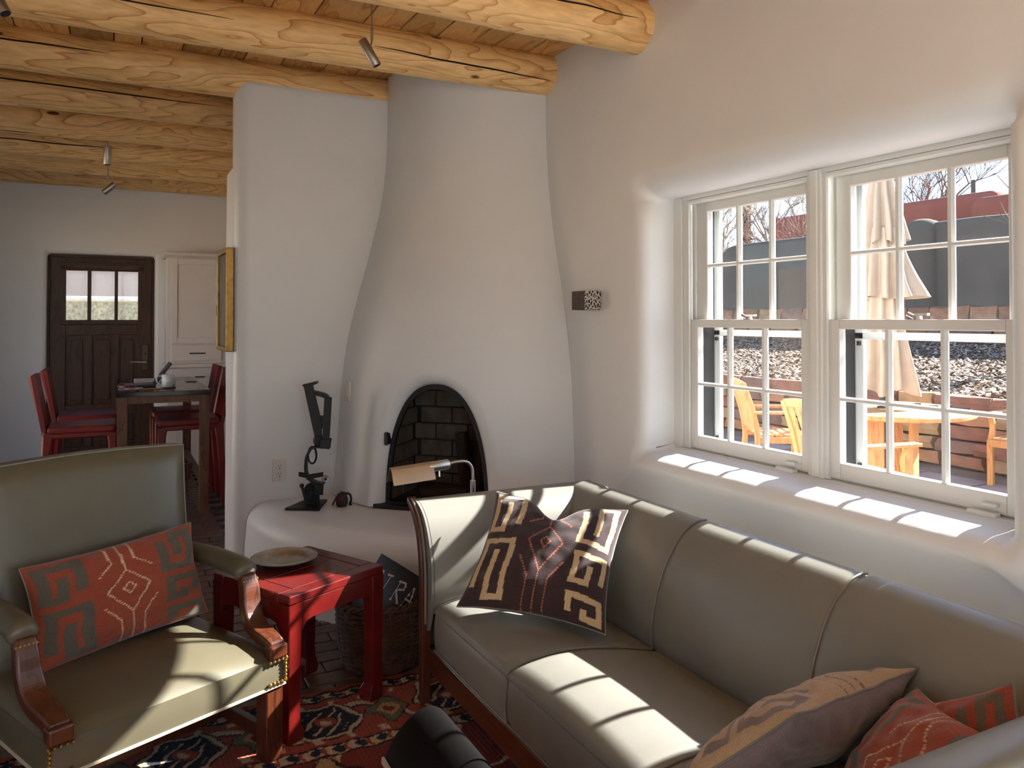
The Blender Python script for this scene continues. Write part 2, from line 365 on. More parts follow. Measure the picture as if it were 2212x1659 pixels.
# ---- ceiling: deck and planks running front to back
_c = MB().bb(-1.6, 2.66, -2.9, 9.1, CEIL + 0.03, CEIL + 0.2)
ceiling = struct('ceiling', _c, mat('roof_deck', rgb(60, 42, 26), var=0.1))
x = -1.4; rp = random.Random(3)
while x < 2.4:
    wd = rp.choice([0.13, 0.17, 0.2, 0.24, 0.19]); 
    cuts = [-2.7, rp.choice([1.35, 2.2]), rp.choice([3.85, 4.66]), rp.choice([6.24, 7.0]), 8.75]
    for a, b in zip(cuts[:-1], cuts[1:]):
        me = bevbox('plank', (wd - 0.005, b - a - 0.003, 0.03), 0.003, 1); me.materials.append(PLANK)
        link('plank', me, None, ceiling, loc=(x + wd / 2, (a + b) / 2, CEIL + 0.015 + rp.uniform(-0.002, 0.002)))
    x += wd
# ---- log beams
def beam(y, x0, x1, r0, r1, label, seed, zc=2.785, cracks=()):
    t = thing('ceiling_beam', label, 'beam', (x0, y, zc), 0, 'peeled log ceiling beams')
    n = 26; L_ = x1 - x0; k = int(L_ / 0.07)
    def f(u, v):
        xx = u * L_; a = v * 2 * math.pi; r = r0 + (r1 - r0) * u
        r *= 1 + 0.035 * fn3(xx * 1.3, seed, 0) + 0.03 * fn3(xx * 2.2, math.cos(a) + seed, math.sin(a)) + 0.012 * fn3(xx * 6, 2.5 * math.cos(a), 2.5 * math.sin(a) + seed)
        return (xx, r * math.cos(a) + 0.012 * fn3(xx * 0.5, seed, 3), r * math.sin(a) + 0.010 * fn3(xx * 0.6, seed, 9))
    o = part('log', MB().grid(f, k, n), PINE, t, smooth=True, auto=None, world=False)
    for (xa, xb, a0, a1) in cracks:                               # drying splits
        pts = []; n_ = 26
        for k in range(n_ + 1):
            q = k / n_; u = (xa + (xb - xa) * q - x0) / L_; ang = R(a0 + (a1 - a0) * q + 3 * fn3(q * 5, seed, 2)); p = Vector(f(u, ang / (2 * math.pi))); pts.append(p)
        part('drying_split', MB().tube(pts, [0.0006 + 0.0042 * max(0.0, math.sin(math.pi * k / n_)) ** 0.7 for k in range(n_ + 1)], 6), mat('split_dark', rgb(38, 22, 12), rough=0.9, var=0) if 'split_dark' not in MATS else MATS['split_dark'], t, world=False)
    return t
BY = [2.985, 3.845, 4.665, 5.47, 6.24, 7.0, 7.74, 8.50]
BL = ['peeled log ceiling beam nearest the camera, ending in the wall above the window',
      'peeled log ceiling beam behind the nearest spotlight, ending above the fireplace chimney',
      'peeled log ceiling beam resting on top of the white partition wall',
      'peeled log ceiling beam first behind the partition wall, split along its upper side',
      'peeled log ceiling beam second behind the partition wall, with two dark knots',
      'peeled log ceiling beam just in front of the upright small spotlight',
      'peeled log ceiling beam between the two small dining spotlights',
      'peeled log ceiling beam farthest back, lying against the wall above the dark door']
for i, y in enumerate(BY):
    beam(y, -1.4, 2.24, 0.108, 0.112 if i else 0.12, BL[i], i * 7.3 + 1.1, 2.785 - (0.012 if i == 0 else 0), {1: [(1.15, 2.17, 196, 212), (-1.2, 0.5, 176, 186)], 3: [(-1.2, 0.62, 168, 178)], 0: [(1.2, 2.1, 176, 184)], 5: [(-1.0, 0.1, 190, 196)], 2: [(-0.9, 0.0, 172, 178)]}.get(i, ()))
# ---- window wall, thick plaster with a rounded opening
def rrect(y0, y1, z0, z1, rc, n=10):
    pts = []
    for cy, cz, a in ((y1 - rc, z1 - rc, 0), (y0 + rc, z1 - rc, 90), (y0 + rc, z0 + rc, 180), (y1 - rc, z0 + rc, 270)):
        for k in range(n + 1):
            an = R(a + 90 * k / n); pts.append((cy + rc * math.cos(an), cz + rc * math.sin(an), math.cos(an), math.sin(an)))
    out = []
    for i, p in enumerate(pts):                                  # subdivide the straight runs
        out.append(p); q = pts[(i + 1) % len(pts)]
        d = math.hypot(q[0] - p[0], q[1] - p[1])
        if d > 0.15:
            m = int(d / 0.08)
            for k in range(1, m): t = k / m; out.append((p[0] + (q[0] - p[0]) * t, p[1] + (q[1] - p[1]) * t, p[2], p[3]))
    return out
op = rrect(1.318, 2.972, 0.812, 1.985, 0.03)
def outer(y0, y1, z0, z1, cy, cz):
    pts = []
    for p in op:
        dy, dz = p[0] - cy, p[1] - cz
        s = min(((y1 if dy > 0 else y0) - cy) / dy if abs(dy) > 1e-6 else 1e9, ((z1 if dz > 0 else z0) - cz) / dz if abs(dz) > 1e-6 else 1e9)
        pts.append([cy + dy * s, cz + dz * s])
    for yy, zz in ((y0, z0), (y0, z1), (y1, z0), (y1, z1)):
        i = min(range(len(pts)), key=lambda k: (pts[k][0] - yy) ** 2 + (pts[k][1] - zz) ** 2); pts[i] = [yy, zz]
    return pts
def rad(p): return 0.12 * max(p[3], 0) + 0.06 * max(-p[3], 0) + 0.055 * abs(p[2])
def nose(p): return 0.045 * max(-p[3], 0)
ou = outer(0.42, 5.0, -0.05, 2.95, 2.145, 1.4)
loops = [[(XW, a, b) for a, b in ou]]
for t in (0.75, 0.5, 0.3, 0.22, 0.15, 0.08, 0.03):
    loops.append([(XW - nose(p) * max(0, 1 - t / 0.3) ** 1.5 + 0.004 * fn3(a * 1.5, b * 1.5, 0.3) * t * (1 - t) * 4, p[0] + p[2] * rad(p) + (a - p[0] - p[2] * rad(p)) * t, p[1] + p[3] * rad(p) + (b - p[1] - p[3] * rad(p)) * t) for p, (a, b) in zip(op, ou)])
for k in range(9):
    ph = R(90) * k / 8
    loops.append([(XW - nose(p) * math.cos(ph) + rad(p) * (1 - math.cos(ph)), p[0] + p[2] * rad(p) * (1 - math.sin(ph)), p[1] + p[3] * rad(p) * (1 - math.sin(ph))) for p in op])
loops.append([(2.36, p[0], p[1] + (0.012 if p[3] < -0.5 else 0)) for p in op])
loops.append([(2.66, p[0], p[1] + (0.16 * max(p[3], 0) if p[1] > 1.9 else 0)) for p in op])
loops.append([(2.66, a, b) for a, b in ou])
wall_right = struct('wall_right', MB().rings(loops), PLASTER, smooth=True, auto=60)
wr = MB().bb(XW, 2.66, -2.9, 0.45, 2.4, 2.95).bb(XW, 2.66, -0.5, 0.45, -0.05, 2.4).bb(XW, 2.66, -2.9, -2.5, -0.05, 2.4)
struct('wall_right_rear', wr, PLASTER)
lw = MB().bb(-1.6, -1.35, -2.9, 9.0, 2.5, 2.95).bb(-1.6, -1.35, -2.9, 0.1, -0.05, 2.5).bb(-1.6, -1.35, 1.1, 5.2, -0.05, 2.5).bb(-1.6, -1.35, 5.2, 7.4, 2.3, 2.5).bb(-1.6, -1.35, 0.1, 1.1, 2.2, 2.5).bb(-1.6, -1.35, 7.4, 9.0, -0.05, 2.5)
struct('wall_left', lw, PLASTER)
re_ = MB().bb(-1.6, 2.6, -2.85, -2.6, 2.5, 2.95).bb(-1.6, 2.6, -2.85, -2.6, -0.05, 0.4).bb(-1.6, -1.1, -2.85, -2.6, 0.4, 2.5).bb(1.7, 2.6, -2.85, -2.6, 0.4, 2.5)
struct('wall_rear', re_, PLASTER)
# partition: rounded free end, step behind
def rblock(x0, x1, y0, y1, z0, z1, r, n=8):
    """plan with a rounded left end, rounded top edge"""
    plan = []
    for cx, cy, a in ((x0 + r, y0 + r, 270), (x0 + r, y1 - r, 180)):
        for k in range(n + 1):
            an = R(a - 90 * k / n); plan.append((cx + r * math.cos(an), cy + r * math.sin(an), math.cos(an), math.sin(an)))
    plan = [(x1, y0, 0, -1)] + plan + [(x1, y1, 0, 1)]
    lp = []
    zs = [z0, z0 + 0.4, z0 + 0.9, z0 + 1.4, z0 + 1.9, z1 - 0.06]
    for z in zs: lp.append([(p[0] + 0.010 * fn3(z, p[1] * 2, 1) * abs(p[2]), p[1] + 0.004 * fn3(z, p[0], 4), z) for p in plan])
    for k in range(1, 6):
        an = R(90 * k / 5); lp.append([(p[0] - p[2] * 0.06 * (1 - math.cos(an)), p[1] - p[3] * 0.06 * (1 - math.cos(an)), z1 - 0.06 + 0.06 * math.sin(an)) for p in plan])
    mb = MB().rings(lp, closed=False); k = len(plan); o = len(mb.v) - k; mb.f.append(tuple(range(o, o + k))); return mb
mbw = rblock(0.625, 2.5, 4.56, 4.78, -0.05, 2.775, 0.085)
b2 = rblock(0.635, 2.5, 4.66, 5.07, -0.05, 2.33, 0.06); mbw.add(b2.v, b2.f)
struct('wall_partition', mbw, PLASTER, smooth=True, auto=60)
struct('wall_kitchen', MB().bb(2.4, 2.66, 4.9, 9.0, -0.05, 2.95), PLASTER)
# back wall with door recess and a kitchen window
mbk = MB().prism([(-1.6, -0.05), (-0.505, -0.05), (-0.505, 2.04), (0.415, 2.04), (0.415, -0.05), (1.35, -0.05), (1.35, 2.95), (-1.6, 2.95)], lambda u, v, d: (u, d, v), 8.55, 8.8)
mbk.bb(1.35, 2.6, 8.55, 8.8, -0.05, 1.05); mbk.bb(1.35, 2.6, 8.55, 8.8, 2.2, 2.95); mbk.bb(2.3, 2.6, 8.55, 8.8, 1.05, 2.2)
struct('wall_back', mbk, PLASTER, bevel=0.03)
# ---- dark front door
def door():
    d = sempty('door_1', (-0.046, 8.66, 0), 'dark wooden front door with three glazed lights and three panels')
    mb = MB(); y0, y1 = 8.63, 8.675
    X = [-0.487, -0.352, 0.268, 0.395]
    mb.bb(X[0], X[1], y0, y1, 0.0, 2.015); mb.bb(X[2], X[3], y0, y1, 0.0, 2.015)
    mb.bb(X[1], X[2], y0, y1, 1.888, 2.015); mb.bb(X[1], X[2], y0, y1, 1.27, 1.415); mb.bb(X[1], X[2], y0, y1, 0.0, 0.2); mb.bb(X[1], X[2], y0, y1, 0.50, 0.6)
    part('door_frame', mb, DOORW, d, bevel=0.004)
    for a, b in ((-0.172, -0.139), (0.061, 0.091)):
        part('glazing_bar', MB().bb(a, b, 8.632, 8.672, 1.415, 1.888), DOORW, d, bevel=0.003)
        part('muntin', MB().bb(a - 0.012, b + 0.012, 8.634, 8.672, 0.2, 1.27), DOORW, d, bevel=0.003)
    for a, b in ((-0.352, -0.172), (-0.139, 0.061), (0.091, 0.268)):
        part('pane', MB().bb(a, b, 8.652, 8.657, 1.415, 1.888), DOORGLASS, d)
        mb = MB().bb(a - 0.008, b + 0.008, 8.658, 8.668, 0.59, 1.28); mb.bb(a + 0.035, b - 0.035, 8.645, 8.66, 0.64, 1.225)
        part('panel', mb, DOORW, d, bevel=0.006)
        mb = MB().bb(a - 0.008, b + 0.008, 8.658, 8.668, 0.19, 0.51); mb.bb(a + 0.035, b - 0.035, 8.645, 8.66, 0.24, 0.46)
        part('panel', mb, DOORW, d, bevel=0.006)
    part('drip_moulding', MB().prism([(0, 0), (-0.05, 0.035), (-0.05, 0.055), (0, 0.06)], lambda u, v, dd: (dd, 8.632 + u, 1.9 + v), -0.40, 0.31), DOORW, d)
    part('sill_moulding', MB().bb(-0.40, 0.31, 8.60, 8.635, 1.372, 1.40), DOORW, d, bevel=0.005)
    part('door_casing', MB().bb(-0.505, -0.487, 8.61, 8.70, 0, 2.04).bb(0.395, 0.415, 8.61, 8.70, 0, 2.04).bb(-0.505, 0.415, 8.61, 8.70, 2.015, 2.04), DOORW, d)
    lp = part('lock_plate', MB().bb(0.312, 0.362, 8.618, 8.632, 0.92, 1.17), BRONZE, d, bevel=0.003)
    part('door_handle', MB().tube([(0.337, 8.63, 1.0), (0.337, 8.57, 1.0), (0.31, 8.565, 1.0), (0.24, 8.565, 1.004), (0.20, 8.572, 1.002)], 0.011, 8), CHROME, lp, smooth=True)
    part('keyhole', MB().lathe([(0, 0), (0.012, 0), (0.012, 0.006), (0, 0.006)], 12, (0.337, 8.618, 1.08), Matrix.Rotation(R(90), 4, 'X')), BLACK, lp)
    for z in (0.3, 1.0, 1.75): part('hinge', MB().tube([(-0.49, 8.622, z - 0.05), (-0.49, 8.622, z + 0.05)], 0.012, 8), BRONZE, d, smooth=True)
door()
# ---- windows the picture does not show, plain glazed openings that light the room
def plainwin(name, fr, pane, axis):
    o = sempty(name, fr[0]); mb = MB()
    for b in fr[1]: mb.bb(*b)
    part('window_frame', mb, WHITE, o)
    part('pane', MB().bb(*pane), GLASS, o)
def leftglass(name, y0, y1, z0, z1, n):
    fr = [(-1.5, -1.44, y0, y0 + 0.06, z0, z1), (-1.5, -1.44, y1 - 0.06, y1, z0, z1), (-1.5, -1.44, y0, y1, z1 - 0.06, z1), (-1.5, -1.44, y0, y1, z0, z0 + 0.08)]
    for k in range(1, n): yy = y0 + (y1 - y0) * k / n; fr.append((-1.5, -1.44, yy - 0.03, yy + 0.03, z0, z1))
    plainwin(name, ((-1.47, (y0 + y1) / 2, z0), fr), (-1.472, -1.468, y0 + 0.05, y1 - 0.05, z0 + 0.05, z1 - 0.05), 0)
leftglass('window_3', 0.1, 1.1, 0.0, 2.2, 1)
leftglass('window_4', 5.2, 7.4, 0.0, 2.3, 2)
plainwin('window_6', ((0.3, -2.7, 0.4), [(-1.1, -1.04, -2.75, -2.7, 0.4, 2.5), (1.64, 1.7, -2.75, -2.7, 0.4, 2.5), (-1.1, 1.7, -2.75, -2.7, 2.44, 2.5), (-1.1, 1.7, -2.75, -2.7, 0.4, 0.46), (0.27, 0.33, -2.75, -2.7, 0.4, 2.5)]), (-1.05, 1.65, -2.728, -2.724, 0.45, 2.45), 1)
plainwin('window_7', ((2.5, -1.5, 0), [(2.45, 2.5, -2.5, -2.42, 0, 2.4), (2.45, 2.5, -0.58, -0.5, 0, 2.4), (2.45, 2.5, -2.5, -0.5, 2.32, 2.4), (2.45, 2.5, -2.5, -0.5, 0, 0.1), (2.45, 2.5, -1.54, -1.46, 0, 2.4)]), (2.472, 2.476, -2.45, -0.55, 0.08, 2.35), 0)
plainwin('window_5', ((1.8, 8.7, 1.05), [(1.35, 1.41, 8.66, 8.72, 1.05, 2.2), (2.24, 2.3, 8.66, 8.72, 1.05, 2.2), (1.35, 2.3, 8.66, 8.72, 2.14, 2.2), (1.35, 2.3, 8.66, 8.72, 1.05, 1.11)]), (1.4, 2.25, 8.69, 8.694, 1.1, 2.15), 1)
# ---- the pair of sash windows
def sash(win, y0, y1, z0, z1, xf, gy, gz, mu, zh, label=None, th=0.036):
    """y0<y1 outer edges; gy glass range; mu vertical bars; zh horizontal bar"""
    mb = MB()
    mb.bb(xf, xf + th, y0, gy[0], z0, z1); mb.bb(xf, xf + th, gy[1], y1, z0, z1)
    mb.bb(xf, xf + th, gy[0], gy[1], z0, gz[0]); mb.bb(xf, xf + th, gy[0], gy[1], gz[1], z1)
    s = part('sash', mb, WHITE, win, bevel=0.004, label=label)
    for m in mu: part('muntin', MB().prism([(-0.011, 0), (-0.006, -0.014), (0.006, -0.014), (0.011, 0), (0.006, 0.012), (-0.006, 0.012)], lambda u, v, d, m=m: (xf + 0.016 + v, m + u, d), gz[0], gz[1]), WHITE, s)
    part('muntin', MB().prism([(-0.009, 0), (-0.005, -0.013), (0.005, -0.013), (0.009, 0), (0.005, 0.011), (-0.005, 0.011)], lambda u, v, d: (xf + 0.016 + v, d, zh + u), gy[0], gy[1]), WHITE, s)
    ys = [gy[0]] + sorted(mu) + [gy[1]]
    for a, b in zip(ys[:-1], ys[1:]):
        for c, d in ((gz[0], zh), (zh, gz[1])):
            part('pane', MB().bb(xf + 0.017, xf + 0.020, a, b, c, d), GLASS, s)
    return s
def hung(name, yl, yr, label):
    """yl > yr sash outer edges"""
    o = sempty(name, (XG, (yl + yr) / 2, 0.82), label); k = yl - 2.885
    gy = (2.225 + k, 2.83 + k); mu = [2.427 + k, 2.632 + k]
    lo = sash(o, yr, yl, 0.832, 1.42, XG - 0.012, gy, (0.892, 1.384), mu, 1.127, 'lower sliding sash')
    gu = (2.24 + k, 2.815 + k)
    up = sash(o, yr, yl, 1.385, 1.965, XG + 0.034, gu, (1.42, 1.915), [2.431 + k, 2.623 + k], 1.666, 'upper sash')
    # lock on the meeting rail, lift handles
    lk = MB().lathe([(0, 0), (0.016, 0), (0.014, 0.012), (0, 0.014)], 12, (XG + 0.012, 2.53 + k, 1.42)); lk.box((XG + 0.012, 2.515 + k, 1.437), (0.014, 0.05, 0.008)); lk.tube([(XG + 0.01, 2.545 + k, 1.43), (XG + 0.0, 2.56 + k, 1.44)], 0.007, 8)
    part('sash_lock', lk, CHROME, lo, smooth=True)
    part('lift_handle', MB().bb(XG - 0.03, XG - 0.01, yr + 0.075, yr + 0.125, 0.852, 0.863), WHITE, lo, bevel=0.003)
    part('vent_latch', MB().bb(XG - 0.045, XG - 0.015, yr + 0.07, yr + 0.16, 0.824, 0.838), WHITE, lo, bevel=0.003)
    # jambs and stops
    mb = MB().bb(XG + 0.026, 2.60, yl, yl + 0.026, 0.83, 1.966).bb(XG + 0.026, 2.60, yr - 0.022, yr, 0.83, 1.966)
    mb.bb(XG + 0.026, 2.60, yr - 0.022, yl + 0.026, 1.966, 1.986).bb(XG + 0.0, 2.60, yr, yl, 0.806, 0.8315)
    mb.bb(XG - 0.026, XG - 0.013, yl - 0.012, yl + 0.028, 0.828, 1.98).bb(XG - 0.026, XG - 0.013, yr - 0.02, yr + 0.012, 0.828, 1.98).bb(XG - 0.026, XG + 0.03, yr - 0.02, yl + 0.028, 1.955, 1.968)
    part('jamb', mb, WHITE, o, bevel=0.002)
    part('jamb_liner', MB().bb(XG + 0.03, 2.535, yl - 0.012, yl, 0.83, 1.385).bb(XG + 0.075, 2.535, yl - 0.012, yl, 1.385, 1.96).bb(XG + 0.03, 2.535, yr, yr + 0.012, 0.83, 1.385), DARK, o)
    sf = part('storm_frame', MB().bb(2.54, 2.56, yl - 0.045, yl, 0.83, 1.985).bb(2.54, 2.56, yr, yr + 0.045, 0.83, 1.985).bb(2.54, 2.56, yr, yl, 0.83, 0.85).bb(2.54, 2.56, yr, yl, 1.965, 1.985).bb(2.54, 2.56, yr, yl, 1.345, 1.372), mat(name + '_storm', rgb(196, 200, 200), rough=0.5, var=0.02), o, bevel=0.003)
    for z in (0.87, 1.33): part('storm_clip', MB().box((2.535, yl - 0.03, z), (0.014, 0.012, 0.016)), DARK, sf)
    return o
hung('window_1', 2.885, 2.17, 'white six-over-six sash window nearer the fireplace')
hung('window_2', 2.10, 1.385, 'white six-over-six sash window showing the closed parasol')
tr = MB().bb(XG - 0.035, XG + 0.0, 2.105, 2.168, 0.815, 1.985).bb(XG - 0.042, XG - 0.03, 2.12, 2.153, 0.83, 1.985)
struct('trim_1', tr, WHITE, bevel=0.004, label='white flat mullion casing between the two windows')
tr = MB().bb(XG - 0.034, XG + 0.03, 2.914, 2.985, 0.80, 2.02).bb(XG - 0.034, XG + 0.03, 1.30, 1.362, 0.80, 2.02).bb(XG - 0.03, XG + 0.03, 1.362, 2.914, 1.969, 2.02).bb(XG - 0.045, XG - 0.001, 1.30, 2.985, 0.795, 0.827)
struct('trim_2', tr, WHITE, bevel=0.003, label='white outer casing and stool round the window pair')
# ---- corner fireplace (kiva) with raised hearth
RZ = [0.30, 0.41, 0.72, 0.99, 1.15, 1.34, 1.53, 1.75, 2.0, 2.22, 2.45, 2.95]; RR = [1.03, 1.022, 0.996, 0.977, 0.962, 0.932, 0.885, 0.82, 0.757, 0.718, 0.70, 0.694]
_zz = np.linspace(0.3, 2.95, 80); _rr = np.interp(_zz, RZ, RR)
for _ in range(3): _rr[1:-1] = (_rr[:-2] + 2 * _rr[1:-1] + _rr[2:]) / 4
def kiva_pt(th, z, inset=0.0):
    r = float(np.interp(z, _zz, _rr)) - inset
    r += 0.006 * fn3(th * 3, z * 1.4, 5.0)
    return Vector((XW - r * math.cos(th), YP - r * math.sin(th), z))
D1 = Vector((-1, -1, 0)).normalized(); LAT = Vector((1, -1, 0)).normalized(); CRN = Vector((XW, YP, 0))
DOORD, HW, ZB, ZT = 0.885, 0.295, 0.415, 1.075                  # plane of the glass door, half width, sill, crown
def archpt(t, hw, zt):                                          # t 0..1 left foot over the crown to the right foot
    a = math.pi * (1 - t); c, s = math.cos(a), math.sin(a)
    return hw * math.copysign(abs(c) ** 0.85, c), ZB + (zt - ZB) * abs(s) ** 0.9
kf = thing('kiva_fireplace', 'white plaster beehive corner fireplace with an arched opening and raised hearth', 'fireplace', (XW - 0.6, YP - 0.6, 0))
NT = 72; loops = []
def bnd(t):                                                     # boundary of the unrolled body, theta from left foot round to right foot
    tot = (2.95 - ZB) * 2 + 1.6; d = t * tot
    if d < 2.95 - ZB: return 0.0, ZB + d
    d -= 2.95 - ZB
    if d < 1.6: return R(90) * d / 1.6, 2.95
    return R(90), 2.95 - (d - 1.6)
def arch_theta(t, hw, zt):
    u, z = archpt(t, hw, zt); r = float(np.interp(z, _zz, _rr)); return R(45) + math.asin(max(-0.9, min(0.9, u / r))), z
def surf(k, t, hw, zt):
    (th0, z0), (th1, z1) = bnd(t), arch_theta(t, hw, zt); return th0 + (th1 - th0) * k, z0 + (z1 - z0) * k
HWO, ZTO = 0.365, 1.145
ks = [0, .08, .17, .27, .37, .47, .57, .66, .74, .81, .87, .92, .96, 1.0]
for k in ks:
    lp = []
    for i in range(NT + 1):
        t = i / NT; th, z = surf(k, t, HWO, ZTO); p = kiva_pt(th, z); lp.append(p)
    loops.append(lp)
for k in range(1, 9):                                           # rounded lip then reveal to the door plane
    q = k / 8; lp = []
    for i in range(NT + 1):
        t = i / NT; th, z = arch_theta(t, HWO, ZTO); p0 = kiva_pt(th, z)
        u, zz = archpt(t, HW, ZT); p1 = CRN + D1 * DOORD + LAT * u + Vector((0, 0, zz))
        e = math.sin(q * math.pi / 2); g = 1 - math.cos(q * math.pi / 2)
        o0 = p0; d_in = (p1 - p0); n_in = -D1 * (-(d_in.dot(D1))) ; lat = d_in - D1 * d_in.dot(D1)
        lp.append(p0 + lat * e + D1 * d_in.dot(D1) * g)
    loops.append(lp)
part('chimney_body', MB().rings(loops, closed=False), PLASTER, kf, smooth=True, auto=70)
prof = [(0.0, 0.41), (0.5, 0.41), (1.0, 0.41), (1.3, 0.409)] + [(1.385 + 0.115 * math.sin(R(a)), 0.295 + 0.115 * math.cos(R(a))) for a in range(0, 91, 9)] + [(1.508, 0.2), (1.512, 0.1), (1.515, -0.02)]
hearth = MB().lathe(prof, 48, (XW, YP, 0), None, R(180), R(270))
part('hearth_bench', hearth, PLASTER, kf, smooth=True, auto=70, label='raised plaster hearth bench with a rounded edge')
# firebox: brick-lined box behind the glass
FB = mat('fire_brick', rgb(176, 164, 148), rough=0.9, var=0.3, vscale=14, bump=0.3, bscale=40)
SOOT = mat('firebox_mortar', rgb(58, 52, 46), rough=0.95, var=0.3, vscale=10)
def fb(u, d, z): return tuple(CRN + D1 * d + LAT * u + Vector((0, 0, z)))
def lbox(mb, u0, u1, d0, d1, z0, z1):
    vs = [fb(u, d, z) for u in (u0, u1) for d in (d0, d1) for z in (z0, z1)]
    return mb.add(vs, [(0, 1, 3, 2), (4, 6, 7, 5), (0, 4, 5, 1), (2, 3, 7, 6), (0, 2, 6, 4), (1, 5, 7, 3)])
mb = MB(); lbox(mb, -0.36, 0.36, 0.38, 0.40, 0.40, 1.2); lbox(mb, -0.36, -0.345, 0.38, 0.86, 0.40, 1.2); lbox(mb, 0.345, 0.36, 0.38, 0.86, 0.40, 1.2); lbox(mb, -0.36, 0.36, 0.38, 0.86, 1.18, 1.2); lbox(mb, -0.36, 0.36, 0.38, 0.88, 0.395, 0.412)
fbx = part('firebox', mb, SOOT, kf)
for r in range(8):
    for c in range(-2, 3):
        z0 = 0.415 + r * 0.098; u0 = c * 0.205 - 0.1 + (0.1 if r % 2 else 0)
        a, b = max(u0, -0.343), min(u0 + 0.196, 0.343)
        if b - a < 0.03: continue
        mb = MB(); lbox(mb, a, b, 0.40, 0.418 + random.uniform(0, 0.004), z0, z0 + 0.09); part('brick', mb, FB, fbx, bevel=0.004, seg=1)
    for sgn in (-1, 1):
        for c in range(2):
            z0 = 0.415 + r * 0.098; d0 = 0.42 + c * 0.205 + (0.06 if r % 2 else 0); mb = MB()
            lbox(mb, sgn * 0.345, sgn * (0.327 - random.uniform(0, 0.004)), d0, min(d0 + 0.196, 0.85), z0, z0 + 0.09); part('brick', mb, FB, fbx, bevel=0.004, seg=1)
# arched glass door
fd = part('fire_door', MB(), BLACK, kf) if False else None
lo_, li_ = [], []
mbf = MB(); fr = []
for lvl, (hw, zt, d) in enumerate([(HW + 0.004, ZT + 0.004, DOORD + 0.012), (HW - 0.022, ZT - 0.026, DOORD + 0.012), (HW - 0.022, ZT - 0.026, DOORD - 0.012), (HW + 0.004, ZT + 0.004, DOORD - 0.012)]):
    fr.append([fb(archpt(i / 60, hw, zt)[0], d, max(archpt(i / 60, hw, zt)[1], ZB + 0.0)) for i in range(61)])
mbf.rings(fr + [fr[0]], closed=False); lbox(mbf, -HW, HW, DOORD - 0.012, DOORD + 0.014, ZB, ZB + 0.022)
fdoor = part('fire_door_frame', mbf, BLACK, kf, smooth=True, auto=35, label='black iron arched fire door frame')
gp = [archpt(i / 60, HW - 0.018, ZT - 0.02) for i in range(61)]
mbg = MB().prism(gp, lambda u, v, d: fb(u, d, v), DOORD - 0.003, DOORD + 0.001); part('pane', mbg, FIREGLASS, fdoor)
mb = MB(); lbox(mb, -HW - 0.045, HW + 0.045, DOORD - 0.03, DOORD + 0.075, 0.411, 0.432); part('hearth_ledge', mb, BLACK, kf, bevel=0.004)
for z in (0.78,):
    mb = MB(); lbox(mb, -0.285, -0.262, DOORD + 0.005, DOORD + 0.05, z - 0.03, z + 0.03); mb.tube([fb(-0.275, DOORD + 0.045, z - 0.035), fb(-0.275, DOORD + 0.045, z + 0.035)], 0.009, 8)
    part('hinge', mb, BLACK, fdoor)
# logs standing inside
BARK = mat('split_log', rgb(92, 66, 44), rough=0.9, var=0.4, vscale=20, bump=0.6, bscale=30, stretch=(1, 1, 0.2), bdist=0.01)
for i, (u, d, lean, h, lab) in enumerate([(0.14, 0.62, 0.05, 0.50, 'pale split log standing upright behind the fire glass'), (0.215, 0.60, 0.10, 0.54, 'dark split log leaning at the right side of the firebox'), (0.06, 0.55, -0.05, 0.36, 'short log standing in the middle of the firebox')]):
    pts = [fb(u + lean * q, d, 0.414 + h * q) for q in (0, 0.33, 0.66, 1)]
    o = part('firewood_log', MB().tube(pts, [0.042, 0.046, 0.045, 0.04], 9), BARK, None, smooth=True, auto=50)
    tag(o, lab, 'log', 'firewood in the fireplace')
o = part('firewood_log', MB().tube([fb(-0.2, 0.62, 0.458), fb(0.0, 0.66, 0.46), fb(0.12, 0.70, 0.457)], [0.042, 0.045, 0.04], 9), BARK, None, smooth=True, auto=50)
tag(o, 'log lying flat on the firebox floor behind the glass', 'log', 'firewood in the fireplace')


pale = part('bounce_rug', MB().bb(-1.25, 2.1, -2.5, -0.35, 0.0, 0.012), mat('bounce_rug_cream', rgb(228, 226, 222), rough=0.95, var=0.05, vscale=40, bump=0.5, bscale=200), None)  # pale rug added out of view to bounce sun onto ceiling and walls
tag(pale, 'unseen cream rug added behind the camera to bounce sunlight upward', 'rug')
# ================================================================== OUTSIDE, seen through the window pair
GZ = -0.10
GROUND = mat('packed_earth', rgb(128, 112, 98), rough=0.95, var=0.25, vscale=3, bump=0.4, bscale=30)
STONEM = []
for i, c in enumerate([(142, 100, 78), (156, 112, 82), (128, 88, 72), (150, 124, 94), (120, 92, 80), (160, 128, 92)]):
    STONEM.append(mat('sandstone_%d' % i, rgb(*c), rough=0.9, var=0.3, vscale=5, bump=0.5, bscale=18, bdist=0.02))
STUCCO = mat('grey_stucco', rgb(92, 86, 77), rough=0.95, var=0.08, vscale=2, bump=0.3, bscale=40)
ADOBE = mat('red_adobe', rgb(146, 84, 70), rough=0.95, var=0.1, vscale=1.5, bump=0.2, bscale=12)
MULCHM = mat('mulch_soil', rgb(92, 78, 68), rough=0.95, var=0.4, vscale=9, bump=0.6, bscale=40)
CHIPM, _nt, _b = newmat('wood_chips')
_g = N(_nt, 'ShaderNodeNewGeometry'); L(_nt, ramp(_nt, _g.outputs['Random Per Island'], [(0, rgb(104, 88, 76)), (0.5, rgb(150, 130, 112)), (1, rgb(190, 172, 150))]), _b.inputs['Base Color']); _b.inputs['Roughness'].default_value = 0.9
